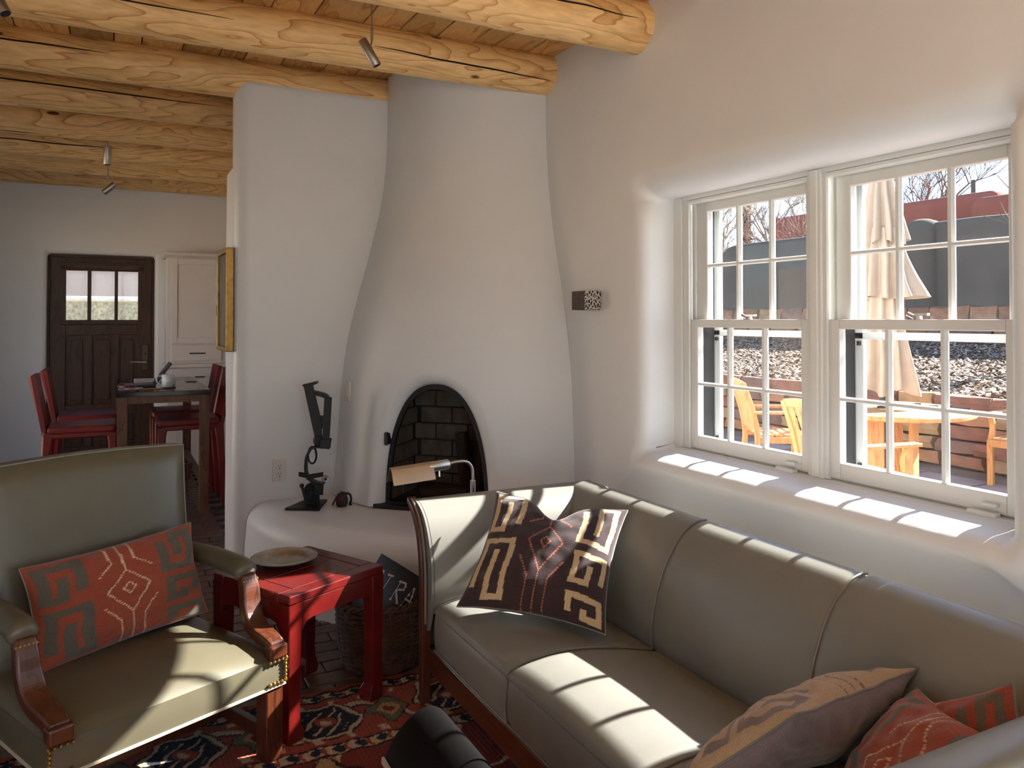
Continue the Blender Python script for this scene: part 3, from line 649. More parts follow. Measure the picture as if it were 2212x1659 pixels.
struct('ground_outside', MB().bb(2.66, 70, -30, 60, -0.4, GZ - 0.02).bb(-1.6, 2.66, -30, -2.9, -0.4, GZ - 0.02).bb(-1.6, 2.66, 9.05, 60, -0.4, GZ - 0.02), GROUND)
struct('ground_courtyard', MB().bb(-30, -1.6, -30, 60, -0.4, GZ - 0.02), mat('pale_gravel', rgb(204, 192, 174), rough=0.95, var=0.12, vscale=6, bump=0.4, bscale=60))
cw = struct('wall_bounce', MB().bb(-9.4, -9.0, -6, 14, -0.2, 2.6), mat('bounce_wall_tan', rgb(216, 192, 164), rough=0.95, var=0.06, vscale=2), bevel=0.12)  # unseen wall added to throw sunlight back in through the left windows
# flagstone patio
FLAG = [mat('flagstone_%d' % i, rgb(*c), rough=0.85, var=0.15, vscale=4, bump=0.2, bscale=20) for i, c in enumerate([(150, 132, 128), (136, 118, 114), (160, 144, 136)])]
patio = sempty('patio_floor', (5, 3.5, GZ), 'flagstone patio outside the window')
part('bedding', MB().bb(2.67, 7.4, -1.5, 8.2, GZ - 0.02, GZ - 0.008), GROUND, patio)
rp = random.Random(11); gx = [2.7, 3.5, 4.25, 5.1, 5.85, 6.6, 7.35]
for i in range(6):
    y = 0.6 + rp.uniform(0, 0.5)
    while y < 7.9:
        l = rp.uniform(0.6, 1.15); dx = gx[i + 1] - gx[i]
        mb = MB().prism([(gx[i] + 0.015 + rp.uniform(0, .03), y + 0.015), (gx[i + 1] - 0.015, y + 0.012 + rp.uniform(0, .03)), (gx[i + 1] - 0.02 - rp.uniform(0, .03), y + l - 0.015), (gx[i] + 0.02, y + l - 0.012 - rp.uniform(0, .03))], lambda u, v, d: (u, v, d), GZ - 0.015, GZ + rp.uniform(-0.002, 0.004))
        part('flagstone', mb, rp.choice(FLAG), patio, bevel=0.006, seg=1); y += l
# stone retaining walls, every stone its own piece
def stone(mbseed, y0, y1, z0, z1, x0, dep):
    r = random.Random(mbseed); bmm = bmesh.new(); bmesh.ops.create_cube(bmm, size=1.0)
    bmesh.ops.subdivide_edges(bmm, edges=bmm.edges[:], cuts=1, use_grid_fill=True)
    for v in bmm.verts:
        j = 0.075
        c = Vector((v.co.x * dep * (1 - 0.25 * (abs(v.co.y) > .4) - 0.2 * (abs(v.co.z) > .4)), v.co.y * (y1 - y0) * (1 - 0.05 * r.random()), v.co.z * (z1 - z0) * (1 - 0.08 * r.random())))
        v.co = c + Vector((r.uniform(-.02, .02), r.uniform(-j, j) * (y1 - y0) * 0.5, r.uniform(-j, j) * (z1 - z0)))
    me = bpy.data.meshes.new('stone'); bmm.to_mesh(me); bmm.free(); me.shade_smooth(); me.set_sharp_from_angle(angle=R(38)); return me
def stonewall(name, label, x, y0, y1, z0, z1, rows, lmin, lmax, seed, dep=0.22):
    t = thing(name, label, 'stone wall', (x + 0.12, (y0 + y1) / 2, z0)); r = random.Random(seed)
    part('earth_core', MB().bb(x + 0.05, x + 0.45, y0, y1, z0 - 0.1, z1 - 0.04), MULCHM, t)
    hs = [r.uniform(0.8, 1.25) for _ in range(rows)]; tot = sum(hs); z = z0; k = seed * 1000
    for h in hs:
        hh = (z1 - z0) * h / tot; y = y0 - r.uniform(0, lmin)
        while y < y1:
            l = r.uniform(lmin, lmax); k += 1
            me = stone(k, y + 0.006, y + l - 0.006, z + 0.006, z + hh - 0.006, x, dep); me.materials.append(r.choice(STONEM))
            link('stone', me, None, t, loc=(x + r.uniform(-0.02, 0.03) - t.location.x, y + l / 2 - t.location.y, z + hh / 2 - t.location.z)); y += l
        z += hh
    return t
stonewall('stone_retaining_wall', 'low dry-stacked red sandstone wall behind the patio table', 7.85, 4.1, 10.2, GZ, 0.64, 5, 0.3, 0.75, 5)
stonewall('stone_edging_wall', 'short course of squared red stone under the grey garden wall', 16.0, 9.0, 20.0, 0.90, 1.70, 2, 0.5, 0.95, 9, 0.26)
# mulched slope between them
def slope(x, y): return 0.60 + (x - 7.95) / 8.1 * 0.33 + 0.02 * fn3(x * 1.3, y * 1.3, 2)
mulch = MB().grid(lambda u, v: (7.98 + u * 7.96, 3.0 + v * 17.5, slope(7.98 + u * 7.96, 3.0 + v * 17.5)), 40, 70)
struct('ground_mulch_bed', mulch, MULCHM, smooth=True)
rc = random.Random(4); mc = MB()
for i in range(26000):
    x = 8.02 + 7.75 * rc.random() ** 1.5; y = x * (0.5 + 0.75 * rc.random()); z = slope(x, y) + 0.012
    a = rc.uniform(0, 6.28); l = rc.uniform(0.02, 0.06); wd = rc.uniform(0.01, 0.024); ti = rc.uniform(-0.6, 0.6); tj = rc.uniform(-0.5, 0.5)
    ux, uy = math.cos(a) * l, math.sin(a) * l; vx, vy = -math.sin(a) * wd, math.cos(a) * wd
    mc.add([(x - ux - vx, y - uy - vy, z - ti * l - tj * wd), (x + ux - vx, y + uy - vy, z + ti * l - tj * wd), (x + ux + vx, y + uy + vy, z + ti * l + tj * wd), (x - ux + vx, y - uy + vy, z - ti * l + tj * wd)], [(0, 1, 2, 3)])
o = part('wood_chip_mulch', mc, CHIPM, None, kind='stuff'); tag(o, 'loose pale wood chips covering the slope behind the stone wall', 'mulch', kind='stuff')
# grey stucco garden wall with a swelling pier
gw = thing('garden_wall', 'grey stucco garden wall above the stone edging', 'wall', (16.4, 14, 0.8))
def wallprof(y0, y1, h0, h1, x=16.3, th=0.32, n=40, end=0.0):
    mb = MB(); lp = []
    for i in range(n + 1):
        t = i / n; y = y0 + (y1 - y0) * t; h = h0 + (h1 - h0) * t - (0.5 * max(0, (t - 0.93) / 0.07) ** 2 if end else 0) + 0.02 * fn3(y, 3, 1)
        r = 0.12; lp.append([(x, y, 0.7), (x, y, h - r), (x + 0.035, y, h - 0.035), (x + r, y, h), (x + th - r, y, h), (x + th - 0.035, y, h - 0.035), (x + th, y, h - r), (x + th, y, 0.7)])
    mb.rings(lp, closed=False); mb.f.append(tuple(range(8))[::-1]); o = len(mb.v) - 8; mb.f.append(tuple(range(o, o + 8))); return mb
part('wall_body', wallprof(7.0, 18.45, 3.58, 3.62, end=1), STUCCO, gw, smooth=True, auto=50)
part('pier', MB().lathe([(0.42, 0.7), (0.42, 3.36), (0.38, 3.52), (0.28, 3.63), (0.14, 3.68), (0, 3.69)], 24, (16.42, 11.67, 0)), STUCCO, gw, smooth=True, auto=50)
# red adobe house beyond
hb = thing('adobe_house', 'red-brown adobe house with stepped rounded parapets beyond the garden wall', 'house', (22, 15, 0))
def rb(x0, x1, y0, y1, z1, nm='wall_block'):
    part(nm, MB().bb(x0, x1, y0, y1, -0.2, z1), ADOBE, hb, bevel=0.28, seg=4)
rb(20, 26, 12.2, 16.6, 4.75); rb(19.4, 22, 9.0, 12.6, 4.5); rb(21, 27, 6, 9.6, 4.2); rb(20.5, 26, 16.4, 21.2, 4.1); rb(20.2, 25, 17.9, 20.3, 4.9)
part('roof_spout', MB().bb(18.95, 19.5, 10.5, 10.8, 4.12, 4.32), mat('weathered_wood', rgb(92, 66, 54), var=0.2), hb)
# trees
BARKG = mat('bare_bark', rgb(112, 94, 84), rough=0.9, var=0.2)
BARKP = mat('pale_twig', rgb(160, 146, 128), rough=0.9, var=0.2)
BARKR = mat('reddish_twig', rgb(138, 104, 92), rough=0.9, var=0.2)
def bare_tree(label, base, h, seed, m, levels=5, spread=0.55, trunk=0.14, kids=3):
    t = thing('bare_tree', label, 'tree', base, 0, 'leafless trees beyond the garden wall'); r = random.Random(seed); tm, bmb = MB(), MB()
    def grow(p, d, ln, rad_, lv, mb):
        pts = [p]; dd = d.copy(); q = p.copy()
        for k in range(3):
            dd = (dd + Vector((r.uniform(-.18, .18), r.uniform(-.18, .18), r.uniform(-.05, .12)))).normalized(); q = q + dd * ln / 3; pts.append(q.copy())
        mb.tube(pts, [rad_ * (1 - 0.12 * k) for k in range(4)], 5 if lv < 3 else 3, caps=False)
        if lv >= levels: return
        for k in range(kids + (1 if r.random() > .5 else 0)):
            nd = (dd + Vector((r.uniform(-1, 1), r.uniform(-1, 1), r.uniform(-.25, .7))) * spread * 1.5).normalized()
            grow(pts[r.choice([1, 2, 3, 3])], nd, ln * r.uniform(0.58, 0.8), rad_ * 0.6, lv + 1, bmb)
    grow(Vector((0, 0, 0)), Vector((0, 0, 1)), h * 0.36, trunk, 0, tm)
    part('trunk', tm, BARKG if m is BARKG else m, t, world=False); part('branches', bmb, m, t, world=False)
    return t
bare_tree('large grey leafless tree behind the middle of the red house', (29, 20.4, 0), 9.5, 21, BARKG, 6)
bare_tree('bushy reddish leafless tree behind the parasol top', (30.5, 24.2, 0), 8.6, 33, BARKR, 6)
bare_tree('leafless tree right of centre beyond the garden wall', (35, 23.4, 0), 7.6, 5, BARKG, 5)
bare_tree('pale leafless tree farthest left in the left window', (22, 24.5, 0), 7.2, 8, BARKP, 6)
bare_tree('pale twiggy tree above the red house in the left window', (27.5, 26.9, 0), 8.4, 15, BARKP, 6)
bare_tree('reddish leafless shrub tree rising over the grey wall in the left window', (18.2, 17.6, -0.12), 5.6, 18, BARKR, 5, 0.7, 0.07, 4)
bare_tree('leafless tree whose bare twigs reach in at the upper right of the window', (10.4, 5.95, 0.66), 5.2, 27, BARKG, 4, 0.6, 0.07)
eg = thing('evergreen_tree', 'dark green narrow evergreen beyond the wall in the left window', 'tree', (30, 31.5, 0))
re2 = random.Random(2); me_ = MB()
for i in range(1500):
    h = re2.uniform(0.3, 7.6); rr = (0.95 * (1 - h / 8.2)) * re2.uniform(0.55, 1.0); a = re2.uniform(0, 6.28); p = Vector((rr * math.cos(a), rr * math.sin(a), h)); s = re2.uniform(0.1, 0.22)
    me_.add([p + Vector((re2.uniform(-s, s), re2.uniform(-s, s), re2.uniform(-s, s))) for _ in range(3)], [(0, 1, 2)])
part('foliage', me_, mat('evergreen_leaf', rgb(62, 78, 48), rough=0.9, var=0.3, vscale=3), eg, world=False, kind='stuff')
part('trunk', MB().tube([(0, 0, 0), (0, 0, 6.5)], [0.16, 0.05], 8), BARKG, eg, world=False)
up = thing('utility_pole', 'dark utility pole with a transformer against the sky', 'utility pole', (38, 24.3, 0))
part('pole', MB().tube([(0, 0, 0), (0, 0, 8.3)], [0.14, 0.11], 8), mat('pole_wood', rgb(70, 62, 58), var=0.1), up, world=False)
part('transformer', MB().tube([(0.1, 0.42, 6.3), (0.1, 0.42, 7.2)], 0.26, 12), mat('transformer_grey', rgb(120, 126, 130), var=0.05), up, world=False, smooth=True)
# patio furniture
TCX, TCY, TR, TZ = 5.93, 4.60, 0.70, GZ + 0.76
pt = thing('patio_table', 'round teak patio table around the parasol pole', 'table', (TCX, TCY, GZ))
part('table_top', MB().lathe([(0.035, TZ - 0.04), (TR - 0.01, TZ - 0.04), (TR, TZ - 0.03), (TR, TZ - 0.008), (TR - 0.008, TZ), (0.035, TZ), (0.035, TZ - 0.04)], 64, (TCX, TCY, 0)), TEAK, pt, smooth=True, auto=30)
for k in range(4):
    a = R(20 + 90 * k); c, s = math.cos(a), math.sin(a)
    part('leg_board', MB().box((TCX + 0.24 * c, TCY + 0.24 * s, GZ + 0.36), (0.035, 0.16, 0.72), Matrix.Rotation(a, 3, 'Z')), TEAK, pt, bevel=0.004)
part('stretcher', MB().box((TCX, TCY, GZ + 0.06), (0.5, 0.06, 0.05), Matrix.Rotation(R(20), 3, 'Z')).box((TCX, TCY, GZ + 0.11), (0.5, 0.06, 0.05), Matrix.Rotation(R(110), 3, 'Z')), TEAK, pt)
# closed parasol
CANV = mat('beige_canvas', rgb(168, 152, 132), rough=0.9, var=0.06, vscale=12, bump=0.3, bscale=120)
pu = thing('patio_parasol', 'closed beige canvas parasol standing through the patio table', 'parasol', (TCX, TCY, GZ))
part('pole', MB().tube([(TCX, TCY, GZ + 0.05), (TCX, TCY, 2.78)], 0.024, 12), mat('parasol_pole', rgb(70, 72, 74), rough=0.4, metal=0.6), pu, smooth=True)
part('base', MB().lathe([(0, GZ), (0.2, GZ), (0.2, GZ + 0.05), (0.05, GZ + 0.09), (0.03, GZ + 0.25), (0, GZ + 0.25)], 24, (TCX, TCY, 0)), BLACK, pu, smooth=True, auto=40)
part('collar', MB().lathe([(0.02, TZ), (0.05, TZ), (0.05, TZ + 0.015), (0.03, TZ + 0.02), (0.03, TZ + 0.12), (0.02, TZ + 0.12)], 16, (TCX, TCY, 0)), BLACK, pu, smooth=True, auto=40)
def tier(zt, zb, rt, rb, seed, flap, hem):
    def f(u, v):
        a = u * 2 * math.pi; t = v; r = rt + (rb - rt) * t ** 0.8
        pl = math.cos(9 * a + seed + 0.8 * fn3(t * 2, seed, math.cos(a)))
        r *= 1 + (0.16 + 0.12 * t) * pl + 0.12 * fn3(math.cos(a) * 1.4, math.sin(a) * 1.4, seed + t)
        r += flap * max(0, math.cos(a - R(-60))) ** 6 * t * t
        z = zt + (zb - zt) * t - hem * t ** 6 * (0.5 + 0.5 * math.cos(4 * a + seed))
        return (TCX + r * math.cos(a), TCY + r * math.sin(a), z)
    return MB().grid(f, 108, 22, wrapu=True)
part('canopy', tier(2.76, 2.1, 0.05, 0.155, 0.5, 0.02, 0.06), CANV, pu, smooth=True, auto=None)
part('canopy', tier(2.2, 1.62, 0.115, 0.165, 2.1, 0.16, 0.03), CANV, pu, smooth=True, auto=None)
part('canopy', tier(1.68, 0.84, 0.11, 0.17, 4.0, 0.08, 0.07), CANV, pu, smooth=True, auto=None)
# teak armchair, four times
def teak_chair(loc, rz, label):
    t = thing('patio_chair', label, 'chair', loc, rz, 'teak patio armchairs'); 
    def P(n, mb): return part(n, mb, TEAK, t, world=False, bevel=0.004, seg=1)
    for sx in (-1, 1):
        P('leg', MB().bb(sx * 0.28 - 0.025, sx * 0.28 + 0.025, -0.27, -0.22, 0, 0.42))
        P('arm_post', MB().strap(smoothpts([(sx * 0.28, -0.235, 0.40), (sx * 0.28, -0.20, 0.48), (sx * 0.28, -0.20, 0.56), (sx * 0.28, -0.24, 0.64)], 3), 0.045, 0.045, (1, 0, 0)))
        P('back_leg', MB().strap(smoothpts([(sx * 0.28, 0.30, 0.0), (sx * 0.28, 0.25, 0.22), (sx * 0.28, 0.235, 0.42), (sx * 0.28, 0.28, 0.66), (sx * 0.28, 0.37, 0.92)], 3), 0.045, [0.05][0], (1, 0, 0)))
        P('armrest', MB().bb(sx * 0.29 - 0.04, sx * 0.29 + 0.04, -0.31, 0.28, 0.635, 0.66))
        P('side_rail', MB().bb(sx * 0.28 - 0.015, sx * 0.28 + 0.015, -0.25, 0.25, 0.36, 0.42))
    P('front_rail', MB().bb(-0.28, 0.28, -0.265, -0.235, 0.35, 0.42))
    for k in range(6): P('seat_slat', MB().bb(-0.26, 0.26, -0.25 + k * 0.082, -0.185 + k * 0.082, 0.42, 0.437))
    P('top_rail', MB().strap([(-0.29, 0.36, 0.90), (-0.15, 0.375, 0.915), (0, 0.38, 0.92), (0.15, 0.375, 0.915), (0.29, 0.36, 0.90)], 0.06, 0.03, (0, 0.25, 1)))
    P('bottom_rail', MB().bb(-0.27, 0.27, 0.235, 0.26, 0.47, 0.51))
    for k in range(7): P('back_slat', MB().strap([(-0.225 + k * 0.075, 0.25, 0.50), (-0.225 + k * 0.075, 0.29, 0.68), (-0.225 + k * 0.075, 0.365, 0.89)], 0.042, 0.014, (1, 0, 0)))
    return t
c0 = teak_chair((7.52, 4.25, GZ), R(-80), 'teak armchair right of the patio table, cut by the window edge')
copytree(c0, (5.78, 5.68, GZ), R(58), 'teak armchair turned sideways in the left window')
copytree(c0, (4.80, 3.98, GZ), R(80), 'teak armchair with its slatted back to the house, half behind the window mullion')
for i, (dx, dy, a, lab) in enumerate([(0.28, -0.12, 20, 'dark iron crank handle lying on the patio table'), (0.42, -0.32, -12, 'small dark iron clamp lying farther right on the patio table')]):
    mb = MB().tube([(TCX + dx, TCY + dy, TZ + 0.014), (TCX + dx + 0.16 * math.cos(R(a - 60)), TCY + dy + 0.16 * math.sin(R(a - 60)), TZ + 0.014)], 0.013, 8); mb.box((TCX + dx, TCY + dy, TZ + 0.02), (0.05, 0.03, 0.04))
    tag(part('iron_tool', mb, BLACK), lab, 'tool')

# ---- what shows through the front door lights
PEB = mat('pebble_dash', rgb(176, 172, 150), rough=0.95, var=0.5, vscale=26, bump=0.6, bscale=60)
ew = thing('entry_wall', 'speckled low wall with white coping seen through the door lights', 'wall', (0, 12.2, -0.12))
part('wall_body', MB().bb(-3, 3, 12.0, 12.3, -0.12, 1.66), PEB, ew); part('coping', MB().bb(-3, 3, 11.95, 12.35, 1.66, 1.73), WHITE, ew, bevel=0.02)
nh = thing('neighbour_house', 'pale pink stucco house wall high in the door lights', 'house', (0, 17, -0.12))
part('wall_block', MB().bb(-5, 5, 16, 20, -0.12, 5.2), mat('pink_stucco', rgb(168, 150, 150), rough=0.95, var=0.06, vscale=2), nh, bevel=0.2, seg=3)
# ================================================================== LIVING ROOM FURNITURE
# ---- rug with a woven pattern
def paint(me, cols):
    ca = me.color_attributes.new('Col', 'FLOAT_COLOR', 'POINT'); a = np.ones((len(me.vertices), 4), dtype=np.float32); a[:, :3] = cols; ca.data.foreach_set('color', a.ravel())
def C3(r, g, b): return np.array([lin(r), lin(g), lin(b)])
RUGM = attrmat('rug_wool', rough=0.95, bump=0.7, bscale=320, sheen=0.1, spec=0.05)
RX0, RX1, RY0, RY1 = -0.75, 2.0, 0.25, 3.03
nx, ny = 460, 464
gx_, gy_ = np.meshgrid(np.linspace(RX0, RX1, nx), np.linspace(RY0, RY1, ny), indexing='ij')
def rugcol(X, Y):
    red, brick, cream, navy, tan, green, black = C3(120, 44, 34), C3(150, 70, 52), C3(190, 172, 140), C3(26, 28, 42), C3(172, 140, 96), C3(98, 100, 78), C3(24, 18, 16)
    out = np.empty(X.shape + (3,)); out[:] = red
    rs = np.random.RandomState(1)
    jx = X + 0.006 * np.sin(Y * 61) + 0.004 * np.sin(X * 83 + 1); jy = Y + 0.006 * np.sin(X * 57) + 0.004 * np.sin(Y * 91)
    d = np.minimum.reduce([jx - RX0, RX1 - jx, jy - RY0, RY1 - jy])
    horiz = np.minimum(jy - RY0, RY1 - jy) <= np.minimum(jx - RX0, RX1 - jx)
    s = np.where(horiz, jx, jy)                                   # run along the border
    def put(mask, c): out[mask] = c
    put(d > 0, brick)
    # guards
    for a, b in ((0.03, 0.085), (0.40, 0.46)):
        g = (d > a) & (d < b); put(g, cream); m = (a + b) / 2
        put(g & (np.abs(d - m) < 0.02) & (np.mod(s, 0.075) < 0.045) & (np.abs(np.mod(s, 0.075) - 0.0225) + np.abs(d - m) < 0.026), navy)
        put(g & (np.mod(s + 0.0375, 0.075) < 0.012), brick)
        put((np.abs(d - a) < 0.006) | (np.abs(d - b) < 0.006), black)
    # main border: navy palmettes with cream outline, vines and leaves
    q = np.mod(s, 0.46) - 0.23; e = d - 0.243
    put((np.abs(e) < 0.15) & (np.abs(e - 0.09 * np.sin(s * 13.66)) < 0.012), cream)
    put((np.abs(e) < 0.15) & (np.abs(e - 0.09 * np.sin(s * 13.66) - 0.016) < 0.005), black)
    h = np.maximum(np.abs(q) * 0.9 + np.abs(e) * 0.5, np.abs(e) * 1.05)
    put(h < 0.128, black); put(h < 0.12, cream); put(h < 0.104, black); put(h < 0.098, navy)
    put((h < 0.085) & (np.abs(np.sin(q * 60 + e * 40)) < 0.35), cream); put(h < 0.035, brick); put(h < 0.018, cream)
    q2 = np.mod(s + 0.23, 0.46) - 0.23; h2 = np.abs(q2) + np.abs(e) * 0.8
    put(h2 < 0.085, black); put(h2 < 0.078, green); put(h2 < 0.045, tan); put(h2 < 0.022, red)
    put((np.abs(np.mod(s, 0.115) - 0.0575) < 0.012) & (np.abs(e) > 0.11) & (np.abs(e) < 0.14), cream)
    # field
    f = d > 0.466; put(f, red)
    cxm, cym = 0.62, 1.52; U, V = np.abs(jx - cxm), np.abs(jy - cym)
    lat = (np.abs(np.mod(jx * 1.0 + 0.05 * np.sin(jy * 9), 0.42) - 0.21) < 0.009) | (np.abs(np.mod(jy + 0.05 * np.sin(jx * 8), 0.42) - 0.21) < 0.009)
    put(f & lat, cream)
    fx, fy = np.mod(jx + 0.21, 0.42) - 0.21, np.mod(jy, 0.42) - 0.21
    fl = np.abs(fx) + np.abs(fy); put(f & (fl < 0.085), black); put(f & (fl < 0.078), green); put(f & (fl < 0.05), brick); put(f & (np.abs(np.abs(fx) - np.abs(fy)) < 0.009) & (fl < 0.11), cream)
    fx2, fy2 = np.mod(jx, 0.42) - 0.21, np.mod(jy + 0.21, 0.42) - 0.21
    put(f & (np.maximum(np.abs(fx2), np.abs(fy2)) < 0.034), tan); put(f & (np.maximum(np.abs(fx2), np.abs(fy2)) < 0.018), navy)
    med = U * 0.95 + V * 0.62 + 0.012 * np.sign(np.sin((U + V) * 60)); put(f & (med < 0.66), black); put(f & (med < 0.635), tan)
    put(f & (med < 0.635) & (np.abs(np.mod(jx * 4.2, 1) - .5) + np.abs(np.mod(jy * 3.6, 1) - .5) < 0.24), black)
    put(f & (med < 0.635) & (np.abs(np.mod(jx * 4.2, 1) - .5) + np.abs(np.mod(jy * 3.6, 1) - .5) < 0.13), brick)
    put(f & (med < 0.42), black); put(f & (med < 0.40), red); put(f & (med < 0.24), navy)
    abr = 0.85 + 0.3 * np.sin(Y * 190)[..., None] * 0.18 + 0.12 * rs.rand(*X.shape)[..., None]
    return out * abr
zz = 0.008 + 0.0008 * np.sin(gx_ * 400)
vs = np.stack([gx_, gy_, zz], -1).reshape(-1, 3)
ii, jj = np.meshgrid(np.arange(nx - 1), np.arange(ny - 1), indexing='ij'); a = (ii * ny + jj).ravel()
fs = np.stack([a, a + ny, a + ny + 1, a + 1], 1)
me = bpy.data.meshes.new('area_rug'); me.from_pydata(vs.tolist(), [], fs.tolist()); paint(me, rugcol(gx_, gy_).reshape(-1, 3))
rug = thing('area_rug', 'red oriental rug with cream and navy motifs under the sofa and red table', 'rug', (0.6, 1.6, 0))
me.transform(Matrix.Translation((-0.6, -1.6, 0))); link('pile', me, RUGM, rug)
part('rug_backing', MB().bb(RX0, RX1, RY0, RY1, 0.0, 0.0065), mat('rug_edge', rgb(104, 42, 34), rough=0.95, var=0.1), rug)

# ---- sofa
SY0, SY1 = 0.97, 2.71
sofa = thing('sofa', 'long grey leather sofa with flared arms and a wooden base under the window', 'sofa', (1.45, 1.78, 0.009))
secs = [(2.71, 2.12), (2.12, 1.475), (1.475, 0.97)]
seatp = smoothpts([(1.066, 0, 0.356), (1.073, 0, 0.372), (1.10, 0, 0.384), (1.16, 0, 0.395), (1.235, 0, 0.400), (1.33, 0, 0.394), (1.43, 0, 0.378), (1.54, 0, 0.354), (1.64, 0, 0.33)], 5)
backp = smoothpts([(1.608, 0, 0.32), (1.600, 0, 0.38), (1.605, 0, 0.44), (1.619, 0, 0.503), (1.642, 0, 0.570), (1.675, 0, 0.636), (1.717, 0, 0.690), (1.757, 0, 0.721), (1.785, 0, 0.732), (1.812, 0, 0.736), (1.838, 0, 0.732), (1.856, 0, 0.714), (1.85, 0, 0.68), (1.81, 0, 0.61), (1.78, 0, 0.5), (1.765, 0, 0.35), (1.76, 0, 0.2)], 5)
def puff(y, a, b, amt):
    e = min(abs(y - a), abs(y - b)); return -amt * math.exp(-(e / 0.016) ** 2)
for a, b in secs:
    mb = MB(); K = len(seatp); nv = 30
    mb.rings([[(p.x, a + (b - a) * j / nv, p.z + puff(a + (b - a) * j / nv, a, b, 0.008) + 0.006 * math.sin(math.pi * j / nv) * (1 if 3 < i < K - 6 else 0)) for i, p in enumerate(seatp)] for j in range(nv + 1)], closed=False)
    part('seat_section', mb, SOFAL, sofa, smooth=True, auto=None)
    mb = MB(); prof = smoothpts([(1.078, 0, 0.212), (1.066, 0, 0.225), (1.061, 0, 0.28), (1.065, 0, 0.335), (1.076, 0, 0.354), (1.1, 0, 0.356)], 4)
    mb.rings([[(p.x + 0.006 * math.exp(-(min(abs(y - a), abs(y - b)) / 0.012) ** 2), y, p.z) for p in prof] for y in [a + (b - a) * j / 24 for j in range(25)]], closed=False)
    part('front_panel', mb, SOFAL, sofa, smooth=True, auto=None)
    ya, yb = (a + 0.16 if a > 2.7 else a), (b - 0.16 if b < 1.0 else b)
    mb = MB(); cen = Vector((1.72, 0, 0.50))
    mb.rings([[(p.x + (cen.x - p.x) * 0.03 * math.exp(-(min(abs(y - a), abs(y - b)) / 0.014) ** 2), y, p.z + (cen.z - p.z) * 0.03 * math.exp(-(min(abs(y - a), abs(y - b)) / 0.014) ** 2)) for p in backp] for y in [ya + (yb - ya) * j / 30 for j in range(31)]], closed=False)
    part('back_section', mb, SOFAL, sofa, smooth=True, auto=None)
for y in (2.12, 1.475):
    part('back_piping', MB().tube([(p.x - 0.001, y, p.z - 0.001) for p in backp[:50]], 0.0042, 6), PIPE, sofa, smooth=True)
    part('seat_piping', MB().tube([(p.x, y, p.z - 0.003) for p in seatp[2:]], 0.0042, 6), PIPE, sofa, smooth=True)
    part('panel_piping', MB().tube([(1.064, y, 0.218), (1.060, y, 0.28), (1.068, y, 0.35)], 0.003, 6), PIPE, sofa, smooth=True)
part('seat_edge_piping', MB().tube([(1.072, SY0, 0.356), (1.071, 1.5, 0.356), (1.071, 2.1, 0.356), (1.072, SY1, 0.356)], 0.0055, 8), PIPE, sofa, smooth=True)
part('panel_edge_piping', MB().tube([(1.07, SY0, 0.214), (1.07, SY1, 0.214)], 0.005, 8), PIPE, sofa, smooth=True)
part('seat_base', MB().bb(1.085, 1.75, 0.92, 2.76, 0.14, 0.335), mat('sofa_webbing', rgb(40, 34, 30), var=0.1), sofa)
armp = smoothpts([(0, 2.722, 0.34), (0, 2.709, 0.42), (0, 2.711, 0.50), (0, 2.724, 0.565), (0, 2.752, 0.630), (0, 2.792, 0.682), (0, 2.838, 0.711), (0, 2.885, 0.725), (0, 2.915, 0.724), (0, 2.925, 0.712), (0, 2.905, 0.690), (0, 2.865, 0.660), (0, 2.826, 0.605), (0, 2.802, 0.53), (0, 2.792, 0.40), (0, 2.79, 0.2)], 5)
for far in (True, False):
    def my(y): return y if far else (SY0 + SY1) - y
    mb = MB(); xs = [1.062, 1.066] + [1.07 + 0.79 * k / 16 for k in range(17)]
    mb.rings([[(x, my(p.y + (0.004 if x < 1.063 else 0)), p.z - (0.004 if x < 1.063 and p.z > .7 else 0)) for p in armp] for x in xs], closed=False)
    ar = part('arm', mb, SOFAL, sofa, smooth=True, auto=50)
    # front closing leather and wooden facing that runs down into the leg
    poly = [(p.y, p.z) for p in armp]
    part('arm_front', MB().prism([(my(u), v) for u, v in poly], lambda u, v, d: (d, u, v), 1.058, 1.07), SOFAL, ar)
    ow = smoothpts([(0, 2.782, 0.0), (0, 2.786, 0.12), (0, 2.789, 0.30), (0, 2.790, 0.45), (0, 2.800, 0.545), (0, 2.826, 0.622), (0, 2.870, 0.678), (0, 2.925, 0.716)], 5)
    iw = smoothpts([(0, 2.752, 0.0), (0, 2.752, 0.12), (0, 2.756, 0.30), (0, 2.757, 0.45), (0, 2.770, 0.555), (0, 2.800, 0.640), (0, 2.850, 0.698), (0, 2.918, 0.734)], 5)
    strip = [(p.y, p.z) for p in ow] + [(p.y, p.z) for p in iw[::-1]]
    part('arm_facing', MB().prism([(my(u), v) for u, v in strip], lambda u, v, d: (d, u, v), 1.036, 1.072), WALNUT, sofa, bevel=0.004, label='curved wooden arm facing and front leg')
    part('facing_piping', MB().tube([(1.05, my(p.y - 0.005), p.z) for p in iw[10:-1]], 0.005, 6), PIPE, ar, smooth=True)
    lg = MB(); lg.prism([(1.72, 0.14), (1.77, 0.14), (1.80, 0.0), (1.765, 0.0)], lambda u, v, d: (u, d, v), my(2.745), my(2.785)); part('back_leg', lg, WALNUT, sofa, bevel=0.003)
    part('side_rail', MB().bb(1.07, 1.78, my(2.757), my(2.787), 0.12, 0.205), WALNUTY, sofa, bevel=0.003)
part('front_rail', MB().bb(1.066, 1.10, 0.925, 2.757, 0.122, 0.209), WALNUTY, sofa, bevel=0.004)
part('back_panel', MB().bb(1.74, 1.762, 0.92, 2.76, 0.14, 0.5), SOFAL, sofa)

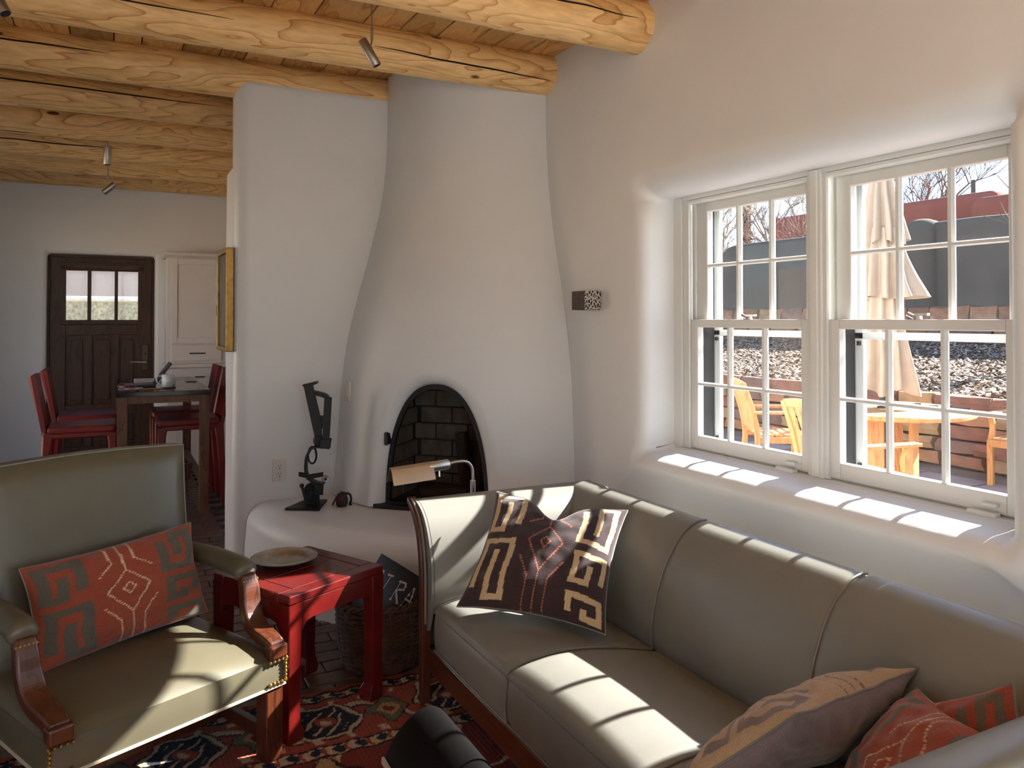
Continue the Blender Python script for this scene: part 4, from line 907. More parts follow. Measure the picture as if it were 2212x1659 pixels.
# ---- throw pillows
def pillow(name, label, c, ex, ey, w_, h_, th, colfn, seed, dent=0.0, n=110, wr=0.006, backcol=None, m=None, pinch=0.10, bend=0.0, group='patterned throw pillows'):
    """ex: direction of the width, ey: direction of the height, both unit vectors in world space"""
    ex = Vector(ex).normalized(); ey = Vector(ey); ey = (ey - ex * ey.dot(ex)).normalized(); ez = ex.cross(ey)
    t = thing(name, label, 'pillow', c, 0, group); rs = random.Random(seed)
    def P(u, v, side):
        pu = u * (1 - pinch * (1 - abs(v)) ** 0.0 * (1 - u * u) ** 0 * 0) ; k = 1 - pinch * (1 - v * v) * abs(u) ** 3; l = 1 - pinch * (1 - u * u) * abs(v) ** 3
        x = u * k * w_ / 2; y = v * l * h_ / 2
        th_ = max(0.0, (1 - u * u)) ** 0.5 * max(0.0, (1 - v * v)) ** 0.5
        z = side * th / 2 * th_ ** 0.9
        g = math.exp(-(u / 0.30) ** 2)
        if dent and v > -0.2: y -= dent * g * max(0, (v + 0.2) / 1.2) ** 2 * (1 if v > 0 else 0.5); z *= 1 - 0.25 * g * max(0, v)
        nz = wr * (fn3(u * 2.2 + seed, v * 2.2, side) + 0.6 * fn3(u * 5 + seed, v * 5, side * 2.0)) * (0.3 + th_)
        e = max(abs(u), abs(v)); nz += wr * 1.1 * math.sin((u - v) * 14 + seed + 3 * fn3(u * 2, v * 2, seed)) * max(0, e - 0.55) * (1 - e) * 5
        z += nz * side - bend * (u * u) 
        return ex * x + ey * y + ez * z
    us = [math.sin(math.pi / 2 * (-1 + 2 * i / n)) * 0.35 + (-1 + 2 * i / n) * 0.65 for i in range(n + 1)]
    for side, nm in ((1, 'front_cover'), (-1, 'back_cover')):
        V = [P(u, v, side) for u in us for v in us]; k = n + 1
        F = [(i * k + j, (i + 1) * k + j, (i + 1) * k + j + 1, i * k + j + 1) if side > 0 else (i * k + j, i * k + j + 1, (i + 1) * k + j + 1, (i + 1) * k + j) for i in range(n) for j in range(n)]
        me = bpy.data.meshes.new(nm); me.from_pydata([tuple(p) for p in V], [], F); me.shade_smooth()
        UU, VV = np.meshgrid(np.array(us), np.array(us), indexing='ij'); cf = colfn if side > 0 or backcol is None else backcol
        paint(me, cf(UU, VV).reshape(-1, 3)); link(nm, me, m or LINEN, t)
    rim = [P(u, -1, 1) for u in us] + [P(1, v, 1) for v in us[1:]] + [P(u, 1, 1) for u in us[::-1][1:]] + [P(-1, v, 1) for v in us[::-1][1:-1]]
    mb = MB().tube(rim[::2], 0.0026, 5, closed=True); part('seam', mb, PIPE, t, world=False, smooth=True)
    return t
LINEN = attrmat('printed_linen', rough=0.95, bump=0.5, bscale=330, sheen=0.25, spec=0.1)
def meander(U, V, u0, u1, v0, v1, w, flip=False, inv=False):
    """raffia-cloth style key pattern: mask of the light bands inside the box"""
    x = (U - u0) / (u1 - u0); y = (V - v0) / (v1 - v0); inb = (x >= 0) & (x <= 1) & (y >= 0) & (y <= 1)
    if flip: x = 1 - x
    if inv: y = 1 - y
    ax = (u1 - u0); ay = (v1 - v0); X = x * abs(ax); Y = y * abs(ay)
    m = np.zeros(U.shape, bool); A, B = abs(ax), abs(ay)
    m |= (X < w); m |= (Y > B - w) & (X < A); m |= (X > A - w) & (Y > 0.18 * B)
    m |= (np.abs(X - A * 0.5) < w * 0.5) & (Y < B - 2.2 * w); m |= (Y < w) & (X < A * 0.5)
    return m & inb
def line(U, V, pts, w):
    m = np.zeros(U.shape, bool)
    for (a, b), (c, d) in zip(pts[:-1], pts[1:]):
        L2 = (c - a) ** 2 + (d - b) ** 2; t = np.clip(((U - a) * (c - a) + (V - b) * (d - b)) / L2, 0, 1)
        dd = np.hypot(U - a - t * (c - a), V - b - t * (d - b)); m |= (dd < w) & (np.mod(t * math.sqrt(L2), 0.045) < 0.033)
    return m
DIAM = [[(0, 0.42), (0.24, 0.06), (0, -0.40), (-0.24, 0.06), (0, 0.42)], [(0, 0.17), (0.07, 0.07), (0, -0.05), (-0.07, 0.07), (0, 0.17)], [(0, 0.42), (-0.02, 1)], [(0, -0.40), (0.0, -1)],
        [(0.30, 0.40), (0.13, 0.62), (0.12, 1)], [(-0.30, 0.40), (-0.14, 0.62), (-0.15, 1)], [(0.30, -0.22), (0.14, -0.5), (0.14, -1)], [(-0.30, -0.22), (-0.14, -0.52), (-0.14, -1)]]
def kuba(base, band, stitch, w=0.085, sw=0.011, aspect=1.0):
    base, band, stitch = np.array(base), np.array(band), np.array(stitch)
    def f(U, V):
        o = np.empty(U.shape + (3,)); o[:] = base
        Uw = U + 0.012 * np.sin(V * 9); Vw = V + 0.012 * np.sin(U * 8 + 1)
        m = np.zeros(U.shape, bool)
        for (u0, u1, v0, v1, fl, iv) in ((-0.94, -0.42, 0.16, 0.92, False, False), (-0.94, -0.42, -0.92, 0.04, True, False), (0.42, 0.94, 0.12, 0.94, True, True), (0.42, 0.94, -0.50, 0.0, False, False), (0.42, 0.94, -0.96, -0.62, True, False)):
            m |= meander(Uw, Vw, u0, u1, v0, v1, w, fl, iv)
        o[m] = band
        for pl in DIAM: o[line(U, V, pl, sw)] = stitch
        return o * (1 + 0.10 * np.sin(U * 160)[..., None] * np.sin(V * 150)[..., None])
    return f
DARKK = kuba(C3(62, 48, 48), C3(196, 172, 136), C3(186, 110, 90))
RUST = kuba(C3(150, 72, 52), C3(100, 90, 76), C3(206, 176, 140), w=0.11, sw=0.012)
TANK = kuba(C3(176, 148, 116), C3(124, 108, 104), C3(120, 90, 80), w=0.10)
def plain(c):
    c = np.array(c); return lambda U, V: np.ones(U.shape + (3,)) * c
# corner pillow on the sofa: leans in the corner, turned toward the room
pillow('throw_pillow', 'dark brown square throw pillow with cream key pattern in the sofa corner', (1.375, 2.425, 0.59), (0.62, -0.56, -0.07), (0.25, 0.345, 0.33), 0.50, 0.50, 0.14, DARKK, 3, dent=0.085, n=170, backcol=plain(C3(62, 50, 48)))
pillow('throw_pillow', 'tan and mauve patterned throw pillow lying at the near end of the sofa', (1.375, 1.30, 0.50), (-0.97, -0.20, 0.10), (0.0, -0.72, 0.69), 0.50, 0.42, 0.15, TANK, 11, n=120, wr=0.009, backcol=plain(C3(126, 112, 112)))
_n = Vector((-0.62, 0.42, 0.66)).normalized(); _u1 = Vector((0.25, -0.85, 0.40)); _u1 = (_u1 - _n * _u1.dot(_n)).normalized(); _u2 = _n.cross(_u1)
pillow('throw_pillow', 'rust throw pillow with grey pattern in front, nearest the sofa arm', (1.385, 1.02, 0.49), _u1 - _u2 * 0.85, _u2 + _u1 * 0.85, 0.40, 0.40, 0.17, RUST, 17, n=120, backcol=RUST, wr=0.009)
pillow('throw_pillow', 'rust throw pillow with grey pattern behind, against the sofa back', (1.515, 1.02, 0.475), (0.15, -0.85, 0.45), (0.40, 0.22, 0.85), 0.34, 0.36, 0.15, RUST, 23, n=120, backcol=RUST, wr=0.008)

# ---- leather armchair with open wooden arms
KC = 1.08; AC, ARZ = (0.063 * KC, 2.556 * KC, 1.42 - (1.42 - 0.0095) * KC), R(24.3); LB = (0.0095 - AC[2]) / KC
ac = thing('armchair', 'olive leather armchair with open carved wooden arms and brass nails', 'armchair', AC, ARZ)
ac.scale = (KC, KC, KC); WM[ac] = WM[ac] @ Matrix.Scale(KC, 4)
def A(n, mb, m, **k): return part(n, mb, m, k.pop('parent', ac), world=False, **k)
# seat block: crowned top, boxed sides
def seatf(u, v):
    x = -0.325 + 0.65 * u; y = -0.285 + 0.60 * v; return x, y
mb = MB(); nu = nv = 28; rows = []
for i in range(nu + 1):
    r_ = []
    for j in range(nv + 1):
        u, v = i / nu, j / nv; x, y = seatf(u, v); e = (1 - abs(2 * u - 1) ** 4) * (1 - abs(2 * v - 1) ** 3.5)
        r_.append((x, y, 0.403 + 0.062 * (max(0, e) ** 0.5) * (0.65 + 0.35 * math.sin(math.pi * u) * math.sin(math.pi * min(1, v + 0.15))) + 0.003 * fn3(u * 5, v * 5, 1)))
    rows.append(r_)
mb.rings(rows, closed=False)
seat = A('seat', mb, CHAIRL, smooth=True, auto=None)
per = [(-0.325 + 0.65 * k / 12, -0.285) for k in range(13)] + [(0.325, -0.285 + 0.6 * k / 12) for k in range(1, 13)] + [(0.325 - 0.65 * k / 12, 0.315) for k in range(1, 13)] + [(-0.325, 0.315 - 0.6 * k / 12) for k in range(1, 12)]
def bulge(p, k): return (p[0] * (1 + k), p[1] + (p[1] - 0.015) * k)
mb = MB().rings([[(*bulge(p, k), z) for p in per] for z, k in ((0.325, 0.004), (0.35, 0.012), (0.385, 0.010), (0.407, 0.0))]); mb.f.append(tuple(range(len(per)))[::-1])
A('seat_side', mb, CHAIRL, parent=seat, smooth=True, auto=50)
A('welt', MB().tube([(*bulge(p, 0.008), 0.325) for p in per], 0.0045, 6, closed=True), mat('pale_welt', rgb(190, 182, 158), rough=0.5, var=0.03), parent=seat, smooth=True)
# back: padded slab leaning back
def backs(u, v, side):
    z = 0.40 + 0.58 * v; w2 = 0.318 - 0.012 * math.sin(math.pi * v); x = -w2 + 2 * w2 * u
    ed = max(0.0, (1 - (2 * u - 1) ** 8) * (1 - (2 * v - 1) ** 8)) ** 0.5
    y = 0.215 + 0.10 * v + (-(0.028 + 0.030 * ed) if side else 0.028 + 0.012 * ed)
    zz = z + 0.012 * math.sin(math.pi * u) * v - 0.0
    return (x, y, zz)
mb = MB().rings([[backs(i / 24, j / 24, True) for j in range(25)] for i in range(25)], closed=False)
mb2 = MB().rings([[backs(i / 24, j / 24, False) for j in range(25)] for i in range(25)], closed=False); mb.add(mb2.v, mb2.f)
ed1 = [backs(0, j / 24, True) for j in range(25)] + [backs(i / 24, 1, True) for i in range(1, 25)] + [backs(1, 1 - j / 24, True) for j in range(1, 25)]
ed2 = [backs(0, j / 24, False) for j in range(25)] + [backs(i / 24, 1, False) for i in range(1, 25)] + [backs(1, 1 - j / 24, False) for j in range(1, 25)]
mb.rings([ed1, ed2], closed=False)
bk = A('backrest', mb, CHAIRL, smooth=True, auto=55)
A('back_piping', MB().tube(ed1, 0.0035, 6), PIPE, parent=bk, smooth=True)
nails = MB()
def nail(p, r=0.0058):
    nails.lathe([(0, r * 0.9), (r * 0.6, r * 0.7), (r, 0.0), (r, -0.003)], 7, p, Matrix.Rotation(R(90), 4, 'X'))
for s in (-1, 1):
    # padded arm
    pts = smoothpts([(s * 0.312, 0.27, 0.628), (s * 0.314, 0.12, 0.634), (s * 0.315, 0.0, 0.634), (s * 0.315, -0.075, 0.63), (s * 0.315, -0.112, 0.615)], 5)
    rr_ = [0.034 + 0.004 * min(1, k / 8) for k in range(len(pts))]; rr_[-1] = 0.024; rr_[-2] = 0.034
    pad = A('arm_pad', MB().tube(pts, rr_, 16, flat=0.82), CHAIRL, smooth=True, auto=60)
    # carved support sweeping forward onto the seat corner
    sp = smoothpts([(s * 0.315, -0.102, 0.612), (s * 0.315, -0.118, 0.575), (s * 0.313, -0.128, 0.53), (s * 0.309, -0.150, 0.487), (s * 0.305, -0.195, 0.462), (s * 0.302, -0.245, 0.452), (s * 0.301, -0.285, 0.438)], 5)
    A('arm_support', MB().strap(sp, [0.050 + 0.012 * math.sin(math.pi * k / (len(sp) - 1)) for k in range(len(sp))], 0.036, (1, 0, 0)), WALNUT, bevel=0.009, seg=3)
    A('support_foot', MB().bb(s * 0.301 - 0.029, s * 0.301 + 0.029, -0.300, -0.262, 0.408, 0.448), WALNUT, bevel=0.006)
    A('front_leg', MB().bb(s * 0.297 - 0.0275, s * 0.297 + 0.0275, -0.283, -0.228, LB, 0.328), WALNUT, bevel=0.003)
    A('back_leg', MB().strap([(s * 0.285, 0.345, LB), (s * 0.285, 0.29, 0.22), (s * 0.285, 0.26, 0.42), (s * 0.285, 0.30, 0.80)], 0.045, 0.045, (1, 0, 0)), WALNUT, bevel=0.003)
    A('side_stretcher', MB().bb(s * 0.297 - 0.012, s * 0.297 + 0.012, -0.23, 0.31, 0.155, 0.195), WALNUT, bevel=0.002)
    for k in range(6): nail((s * 0.315 - 0.024 + k * 0.0096, -0.121 - 0.002, 0.600))
    for k in range(5): nail((s * 0.301 - 0.028 + k * 0.014, -0.2935, 0.402))
    for k in range(6): nail((s * 0.326, -0.2935, 0.34 + k * 0.0112))
    for k in range(5): nail((s * 0.326 - s * k * 0.013, -0.2935, 0.337))
A('nailheads', nails, BRASS, smooth=True, kind='stuff', label='rows of brass nailheads')
A('cross_stretcher', MB().bb(-0.29, 0.29, -0.02, 0.01, 0.155, 0.195), WALNUT, bevel=0.002)
# lumbar pillow on it
M_ = WM[ac]; ctr = M_ @ Vector((0.02, 0.098, 0.595)); exw = M_.to_3x3() @ Vector((1, 0.02, 0.05)); eyw = M_.to_3x3() @ Vector((-0.04, 0.30, 1))
pillow('lumbar_pillow', 'long rust linen pillow with grey key pattern on the leather armchair', tuple(ctr), exw, eyw, 0.55, 0.31, 0.14, kuba(C3(150, 74, 54), C3(96, 90, 78), C3(216, 186, 150), w=0.13, sw=0.012), 31, n=140, pinch=0.06, wr=0.010)

# ---- red lacquer side table
TT = (0.639, 2.971, 0.008); RTZ = R(26.7)
rt = thing('side_table', 'square red lacquer side table with hoof feet between armchair and sofa', 'table', TT, RTZ)
def T(n, mb, **k): return part(n, mb, REDLAQ, k.pop('parent', rt), world=False, **k)
S = 0.216; ZT_ = 0.492
top = T('top_frame', MB().bb(-S, S, -S, -S + 0.06, ZT_ - 0.03, ZT_).bb(-S, S, S - 0.06, S, ZT_ - 0.03, ZT_).bb(-S, -S + 0.06, -S + 0.0605, S - 0.0605, ZT_ - 0.03, ZT_).bb(S - 0.06, S, -S + 0.0605, S - 0.0605, ZT_ - 0.03, ZT_), bevel=0.004)
for k in range(2): T('top_board', MB().bb(-S + 0.062, S - 0.062, -S + 0.062 + k * 0.154, -S + 0.062 + k * 0.154 + 0.152, ZT_ - 0.028, ZT_ - 0.001), parent=top, bevel=0.002)
for k in range(4):
    q = Matrix.Rotation(R(90 * k), 4, 'Z')
    a_ = []
    for t_ in range(13):                                          # apron with curved corner brackets
        u = -S + 0.045 + (2 * S - 0.09) * t_ / 12; e = min(u + S - 0.045, S - 0.045 - u); a_.append((u, ZT_ - 0.095 - 0.05 * max(0, 1 - e / 0.045) ** 2))
    poly = [(-S + 0.03, ZT_ - 0.03)] + [(S - 0.03, ZT_ - 0.03)] + a_[::-1]
    T('apron', MB().prism(poly, lambda u, v, d, q=q: tuple(q @ Vector((u, d, v))), -S + 0.002, -S + 0.024), bevel=0.002)
    lp = []
    for z, w2, sh in ((0.0, 0.030, 0.006), (0.018, 0.033, 0.008), (0.04, 0.031, 0.006), (0.06, 0.025, 0.0), (0.10, 0.0235, 0.0), (0.25, 0.025, 0.0), (0.38, 0.027, 0.001), (ZT_ - 0.03, 0.028, 0.001)):
        c_ = -S + 0.026 + sh * 0.8; lp.append([tuple(q @ Vector((c_ + a * w2, c_ + b * w2, z))) for a, b in ((-1, -1), (1, -1), (1, 1), (-1, 1))])
    mbl = MB().rings(lp); mbl.f += [(3, 2, 1, 0)]
    T('leg', mbl, bevel=0.003)
# pewter plate
o = part('pewter_plate', MB().lathe([(0, 0.005), (0.07, 0.005), (0.080, 0.009), (0.088, 0.018), (0.120, 0.023), (0.124, 0.022), (0.120, 0.019), (0.09, 0.013), (0.082, 0.003), (0.078, 0.0), (0, 0.0)], 48, (0.603, 3.075, 0.5005)), PEWTER, None, smooth=True, auto=50)
tag(o, 'dull pewter plate on the red side table', 'plate')
# ---- wicker basket of magazines
WICK = mat('dark_wicker', rgb(92, 66, 46), rough=0.6, var=0.45, vscale=25, bump=0.3)
BC = Vector((1.025, 3.20, 0.0)); BR0, BR1, BH = 0.150, 0.178, 0.262
bk_ = thing('wicker_basket', 'dark round wicker basket holding magazines beside the red table', 'basket', tuple(BC))
def br(z): return BR0 + (BR1 - BR0) * (z / BH) + 0.012 * math.sin(math.pi * z / BH)
NS = 26; st = MB()
for k in range(NS):
    a = 2 * math.pi * k / NS; st.tube([(br(z) * math.cos(a), br(z) * math.sin(a), z) for z in (0.004, 0.07, 0.14, 0.2, BH)], 0.0045, 6)
part('stakes', st, WICK, bk_, world=False, smooth=True, kind='stuff')
wv = MB()
for r_ in range(25):
    z = 0.010 + r_ * 0.0098; n_ = NS * 4; ph = r_ % 2; q_ = 0.0009
    pts = [((br(z) + 0.0052 * math.cos(math.pi * (j / 4.0) + math.pi * ph)) * math.cos(2 * math.pi * j / n_), (br(z) + 0.0052 * math.cos(math.pi * (j / 4.0) + math.pi * ph)) * math.sin(2 * math.pi * j / n_), z + 0.0018 * fn3(j * 0.11, r_, 0)) for j in range(n_)]
    wv.tube(pts, 0.0050, 5, closed=True)
part('woven_side', wv, WICK, bk_, world=False, smooth=True, kind='stuff')
rm = MB()
for ph in range(3):
    n_ = 110; rm.tube([((BR1 + 0.004 + 0.009 * math.cos(j * 2 * math.pi / n_ * 13 + ph * 2.09)) * math.cos(2 * math.pi * j / n_), (BR1 + 0.004 + 0.009 * math.cos(j * 2 * math.pi / n_ * 13 + ph * 2.09)) * math.sin(2 * math.pi * j / n_), BH + 0.006 + 0.009 * math.sin(j * 2 * math.pi / n_ * 13 + ph * 2.09)) for j in range(n_)], 0.006, 6, closed=True)
part('braided_rim', rm, WICK, bk_, world=False, smooth=True)
part('basket_floor', MB().lathe([(0, 0.002), (BR0, 0.002), (BR0, 0.008), (0, 0.008)], 32), WICK, bk_, world=False)
part('handle', MB().tube(smoothpts([(-0.172, -0.045, BH), (-0.185, -0.035, BH + 0.03), (-0.19, 0, BH + 0.043), (-0.185, 0.035, BH + 0.03), (-0.172, 0.045, BH)], 5), 0.007, 8), WICK, bk_, world=False, smooth=True)
COVER = mat('charcoal_cover', rgb(52, 47, 44), rough=0.35, var=0.25, vscale=12)
PAPER = mat('paper', rgb(206, 202, 194), rough=0.8, var=0.05)
SLATE = mat('slate_cover', rgb(60, 62, 64), rough=0.45, var=0.15)
REDC = mat('reddish_cover', rgb(150, 92, 76), rough=0.5, var=0.3, vscale=20)
INK = mat('white_ink', rgb(214, 210, 202), rough=0.6, var=0.05)
def booklet(name, label, cat, c, ex, ey, w_, h_, th, m, group='reading matter in the wicker basket'):
    ex = Vector(ex).normalized(); ey = Vector(ey); ey = (ey - ex * ey.dot(ex)).normalized(); ez = ex.cross(ey); Q = Matrix((ex, ey, ez)).transposed()
    t = thing(name, label, cat, c, 0, group)
    part('pages', MB().box((0, 0, 0), (w_ - 0.006, h_ - 0.004, th * 0.86), Q), PAPER, t, world=False)
    cv = MB(); cv.box(Q @ Vector((0, 0, th / 2)), (w_, h_, 0.0016), Q); cv.box(Q @ Vector((0, 0, -th / 2)), (w_, h_, 0.0016), Q); cv.box(Q @ Vector((-w_ / 2, 0, 0)), (0.0016, h_, th), Q)
    part('cover', cv, m, t, world=False)
    return t, Q, th
mg, Q, th = booklet('magazine', 'charcoal magazine with white brush lettering leaning in the basket', 'magazine', (1.035, 3.155, 0.262), (0.80, -0.30, -0.56), (0.52, 0.20, 0.83), 0.235, 0.29, 0.012, COVER)
# brushed letters B I R A along the cover
def strokes(letter):
    return {'B': [[(0, 0), (0, 1)], [(0, 1), (.5, .95), (.55, .72), (.1, .52), (.6, .45), (.62, .12), (0, 0)]], 'I': [[(.1, 0), (.2, 1)], [(-.05, .95), (.4, 1.0)]],
            'R': [[(0, 0), (.08, 1)], [(.0, .95), (.55, 1.0), (.62, .7), (.12, .5), (.7, 0)]], 'A': [[(-.05, 0), (.3, 1), (.62, 0)], [(.05, .38), (.6, .36)]]}[letter]
ink = MB()
for k, ch in enumerate('BIRA'):
    for pl in strokes(ch):
        pp = [Q @ Vector((-0.098 + k * 0.053 + x * 0.046, 0.010 + y * 0.082, th / 2 + 0.0018)) for x, y in pl]
        pp = smoothpts(pp, 4) if len(pp) > 2 else pp
        ink.strap(pp, 0.0085, 0.0008, Q @ Vector((0.35, 0.9, 0)))
        for p in pp[::2]: ink.box(p, (0.0085, 0.0085, 0.0007), Q)
part('lettering', ink, INK, mg, world=False, label='white brush lettering reading BIRA')
booklet('hardback_book', 'slate grey hardback standing at the back of the basket', 'book', (1.075, 3.265, 0.195), (0.92, -0.38, 0.05), (0.05, 0.14, 0.99), 0.13, 0.24, 0.026, SLATE)
booklet('magazine', 'dark thin magazine slanting at the left side of the basket', 'magazine', (0.945, 3.265, 0.165), (0.62, 0.75, 0.0), (-0.12, 0.08, 0.98), 0.13, 0.25, 0.008, COVER)
booklet('paperback_book', 'small reddish paperback wedged behind the charcoal magazine', 'book', (0.93, 3.18, 0.155), (0.25, -0.95, 0.0), (-0.12, 0.0, 0.98), 0.09, 0.19, 0.016, REDC)

# ---- pharmacy floor lamp
fl = thing('floor_lamp', 'satin chrome pharmacy floor lamp with a tent shade behind the sofa arm', 'lamp', (1.407, 3.12, 0))
part('base', MB().lathe([(0, 0), (0.105, 0), (0.105, 0.012), (0.09, 0.02), (0.02, 0.028), (0.014, 0.05), (0, 0.05)], 32, (1.407, 3.12, 0)), CHROME, fl, smooth=True, auto=40)
part('pole', MB().tube([(1.407, 3.12, 0.03), (1.407, 3.12, 0.715)], 0.0085, 12), CHROME, fl, smooth=True)
part('collar', MB().tube([(1.407, 3.12, 0.655), (1.407, 3.12, 0.728)], 0.0115, 12), CHROME, fl, smooth=True)
part('arm', MB().tube(smoothpts([(1.29, 3.12, 0.808), (1.335, 3.12, 0.813), (1.366, 3.12, 0.812), (1.388, 3.12, 0.803), (1.403, 3.12, 0.781), (1.407, 3.12, 0.75), (1.407, 3.12, 0.70)], 4), 0.0062, 10), CHROME, fl, smooth=True)
sock = part('socket_housing', MB().tube([(1.20, 3.12, 0.800), (1.207, 3.12, 0.801), (1.29, 3.12, 0.806), (1.296, 3.12, 0.8065)], [0.019, 0.0215, 0.0215, 0.017], 20), CHROME, fl, smooth=True, auto=40)
part('switch_knob', MB().tube([(1.243, 3.10, 0.785), (1.243, 3.098, 0.762)], [0.004, 0.005], 8), CHROME, sock, smooth=True)
# tent shade: rounded ridge, open below
sp_ = [(-0.046, -0.064), (-0.040, -0.052), (-0.016, -0.010), (-0.008, -0.002), (0, 0.001), (0.008, -0.002), (0.016, -0.010), (0.040, -0.052), (0.046, -0.064)]
def shp(u, v, d): return (1.036 + d * 0.182, 3.12 + u, 0.812 + v + d * 0.011)
mb = MB().rings([[shp(u, v, d) for u, v in sp_] for d in (0, 0.33, 0.66, 1)], closed=False)
inn = [(u * 0.95, v - 0.0025) for u, v in sp_]; mb.rings([[shp(u, v, d) for u, v in inn] for d in (0, 0.33, 0.66, 1)], closed=False)
for d in (0, 1): mb.rings([[shp(u, v, d) for u, v in sp_], [shp(u, v, d) for u, v in inn]], closed=False)
mb.add([shp(u, v, 1) for u, v in sp_], [tuple(range(9))])
sh_ = part('tent_shade', mb, CHROME, fl, smooth=True, auto=30)
part('bulb', MB().tube([(1.19, 3.12, 0.785), (1.10, 3.12, 0.778)], [0.01, 0.014], 10), WHITE, sh_, smooth=True)

# ---- iron sculpture on the hearth
SO = Vector((1.035, 4.30, 0.41)); sX = Vector((0.925, -0.38, 0)).normalized(); sY = Vector((0.38, 0.925, 0)); KS = 0.000504
sc_ = thing('iron_sculpture', 'tall black sculpture of welded iron scraps on the hearth bench', 'sculpture', tuple(SO))
def sp3(cx, cy, d=0.0): return tuple(sX * ((cx - 540) * KS) + sY * d + Vector((0, 0, (1530 - cy) * KS)))
def SP(n, mb): return part(n, mb, BLACK, sc_, world=False, bevel=0.0015, seg=1)
def pz(poly, d0, d1): return MB().prism(poly, lambda u, v, d: sp3(u, v, d), d0, d1)
SP('base_plate', MB().prism([(200, -0.09), (560, -0.11), (580, 0.10), (330, 0.09)], lambda u, v, d: tuple(sX * ((u - 540) * KS) + sY * v + Vector((0, 0, d))), 0.0, 0.014))
SP('plate_foot', pz([(450, 1500), (575, 1505), (565, 1575 - 45), (500, 1530)], -0.115, -0.10))
SP('long_blade', pz([(355, 222), (455, 235), (550, 640), (548, 800), (478, 792)], -0.012, 0.012))
SP('blade_cap', pz([(352, 225), (505, 190), (505, 214), (458, 236), (356, 242)], -0.03, 0.03))
SP('bent_bar', MB().strap(smoothpts([sp3(462, 312), (sp3(540, 332)), sp3(590, 352), sp3(618, 400), sp3(612, 560), sp3(600, 812)], 4), 0.05, 0.022, sY))
SP('bar_plate', pz([(582, 372), (664, 358), (640, 812), (562, 812)], -0.028, -0.02))
SP('spacer', pz([(500, 560), (575, 562), (570, 700), (520, 690)], -0.01, 0.01))
SP('clamp_block', pz([(545, 805), (650, 812), (634, 910), (540, 908)], -0.03, 0.03))
SP('spring_end', MB().lathe([(0, -0.018), (0.028, -0.018), (0.032, 0), (0.028, 0.018), (0, 0.018)], 16, sp3(520, 830), Matrix.Rotation(R(90), 4, 'X')))
SP('s_strap', MB().strap(smoothpts([sp3(640, 905), sp3(545, 893), sp3(455, 905), sp3(400, 980), sp3(385, 1080), sp3(392, 1180), sp3(430, 1240), sp3(500, 1280), sp3(578, 1296)], 5), 0.058, 0.011, sY))
def torus(cx, cy, rx, rz_, r): return MB().tube([tuple(Vector(sp3(cx, cy)) + sX * (rx * math.cos(2 * math.pi * k / 28)) + Vector((0, 0, rz_ * math.sin(2 * math.pi * k / 28)))) for k in range(28)], r, 8, closed=True)
SP('ring', torus(450, 985, 0.022, 0.045, 0.006))
SP('cross_bar', pz([(310, 1163), (402, 1180), (402, 1226), (310, 1206)], -0.012, 0.012))
SP('cross_bar', pz([(400, 1182), (576, 1155), (576, 1200), (400, 1228)], -0.045, -0.025))
SP('bracket', pz([(486, 1286), (580, 1282), (574, 1402), (482, 1396)], -0.03, -0.018))
SP('bracket', pz([(486, 1286), (580, 1282), (578, 1300), (484, 1304)], -0.03, 0.035))
cm = MB()
for k in range(4): t_ = torus(440, 1395, 0.014 + k * 0.008, 0.018 + k * 0.012, 0.0055); cm.add(t_.v, t_.f)
SP('coil', cm); SP('coil_core', pz([(395, 1310), (520, 1300), (525, 1510), (400, 1510)], 0.0, 0.03))
bm_ = MB().tube([sp3(352, 1300, -0.03), sp3(398, 1470, -0.03)], 0.0075, 8); bm_.lathe([(0, -0.012), (0.010, -0.008), (0.013, 0), (0.010, 0.008), (0, 0.012)], 12, sp3(352, 1297, -0.03)); SP('bolt', bm_)
bl = thing('rusty_bell', 'small rusty iron bell with a wire loop beside the sculpture foot', 'bell', (1.135, 4.24, 0.41))
RUSTI = mat('rusty_iron', rgb(58, 34, 30), rough=0.8, var=0.5, vscale=40, bump=0.5)
part('bell_body', MB().lathe([(0.0, 0.0), (0.024, 0.0), (0.031, 0.012), (0.032, 0.045), (0.024, 0.068), (0.01, 0.074), (0, 0.074)], 20), RUSTI, bl, world=False, smooth=True, auto=40)
part('wire_loop', MB().tube(smoothpts([(0.015, 0, 0.07), (0.045, 0, 0.06), (0.052, 0, 0.03), (0.045, 0, 0.006), (0.055, 0.0, 0.004)], 4), 0.006, 7), BLACK, bl, world=False, smooth=True)
part('strap', MB().strap([(-0.05, 0, 0.012), (-0.03, 0, 0.05), (0.0, 0, 0.078), (0.02, 0, 0.072)], 0.02, 0.004), RUSTI, bl, world=False)

# ---- things fixed to the plaster
ol = thing('power_outlet', 'white duplex power outlet on the partition wall', 'outlet', (0.866, YP, 0.573))
PLATEW = mat('white_plastic', rgb(226, 218, 210), rough=0.35, var=0.01)
pl_ = part('cover_plate', MB().bb(-0.039, 0.039, -0.006, 0.006, -0.06, 0.06), PLATEW, ol, world=False, bevel=0.003)
for z in (-0.022, 0.022):
    rc_ = part('receptacle', MB().bb(-0.017, 0.017, -0.009, 0.0, z - 0.0195, z + 0.0195), PLATEW, ol, world=False, bevel=0.003)
    part('slots', MB().bb(-0.008, -0.0055, -0.0098, -0.008, z + 0.001, z + 0.010).bb(0.0055, 0.008, -0.0098, -0.008, z + 0.001, z + 0.010).bb(-0.0025, 0.0025, -0.0098, -0.008, z - 0.012, z - 0.006), BLACK, rc_, world=False)
for z in (-0.05, 0.05): part('screw', MB().lathe([(0, 0.002), (0.003, 0.001), (0.003, 0)], 8, (0, -0.006, z), Matrix.Rotation(R(90), 4, 'X')), STEEL, ol, world=False)
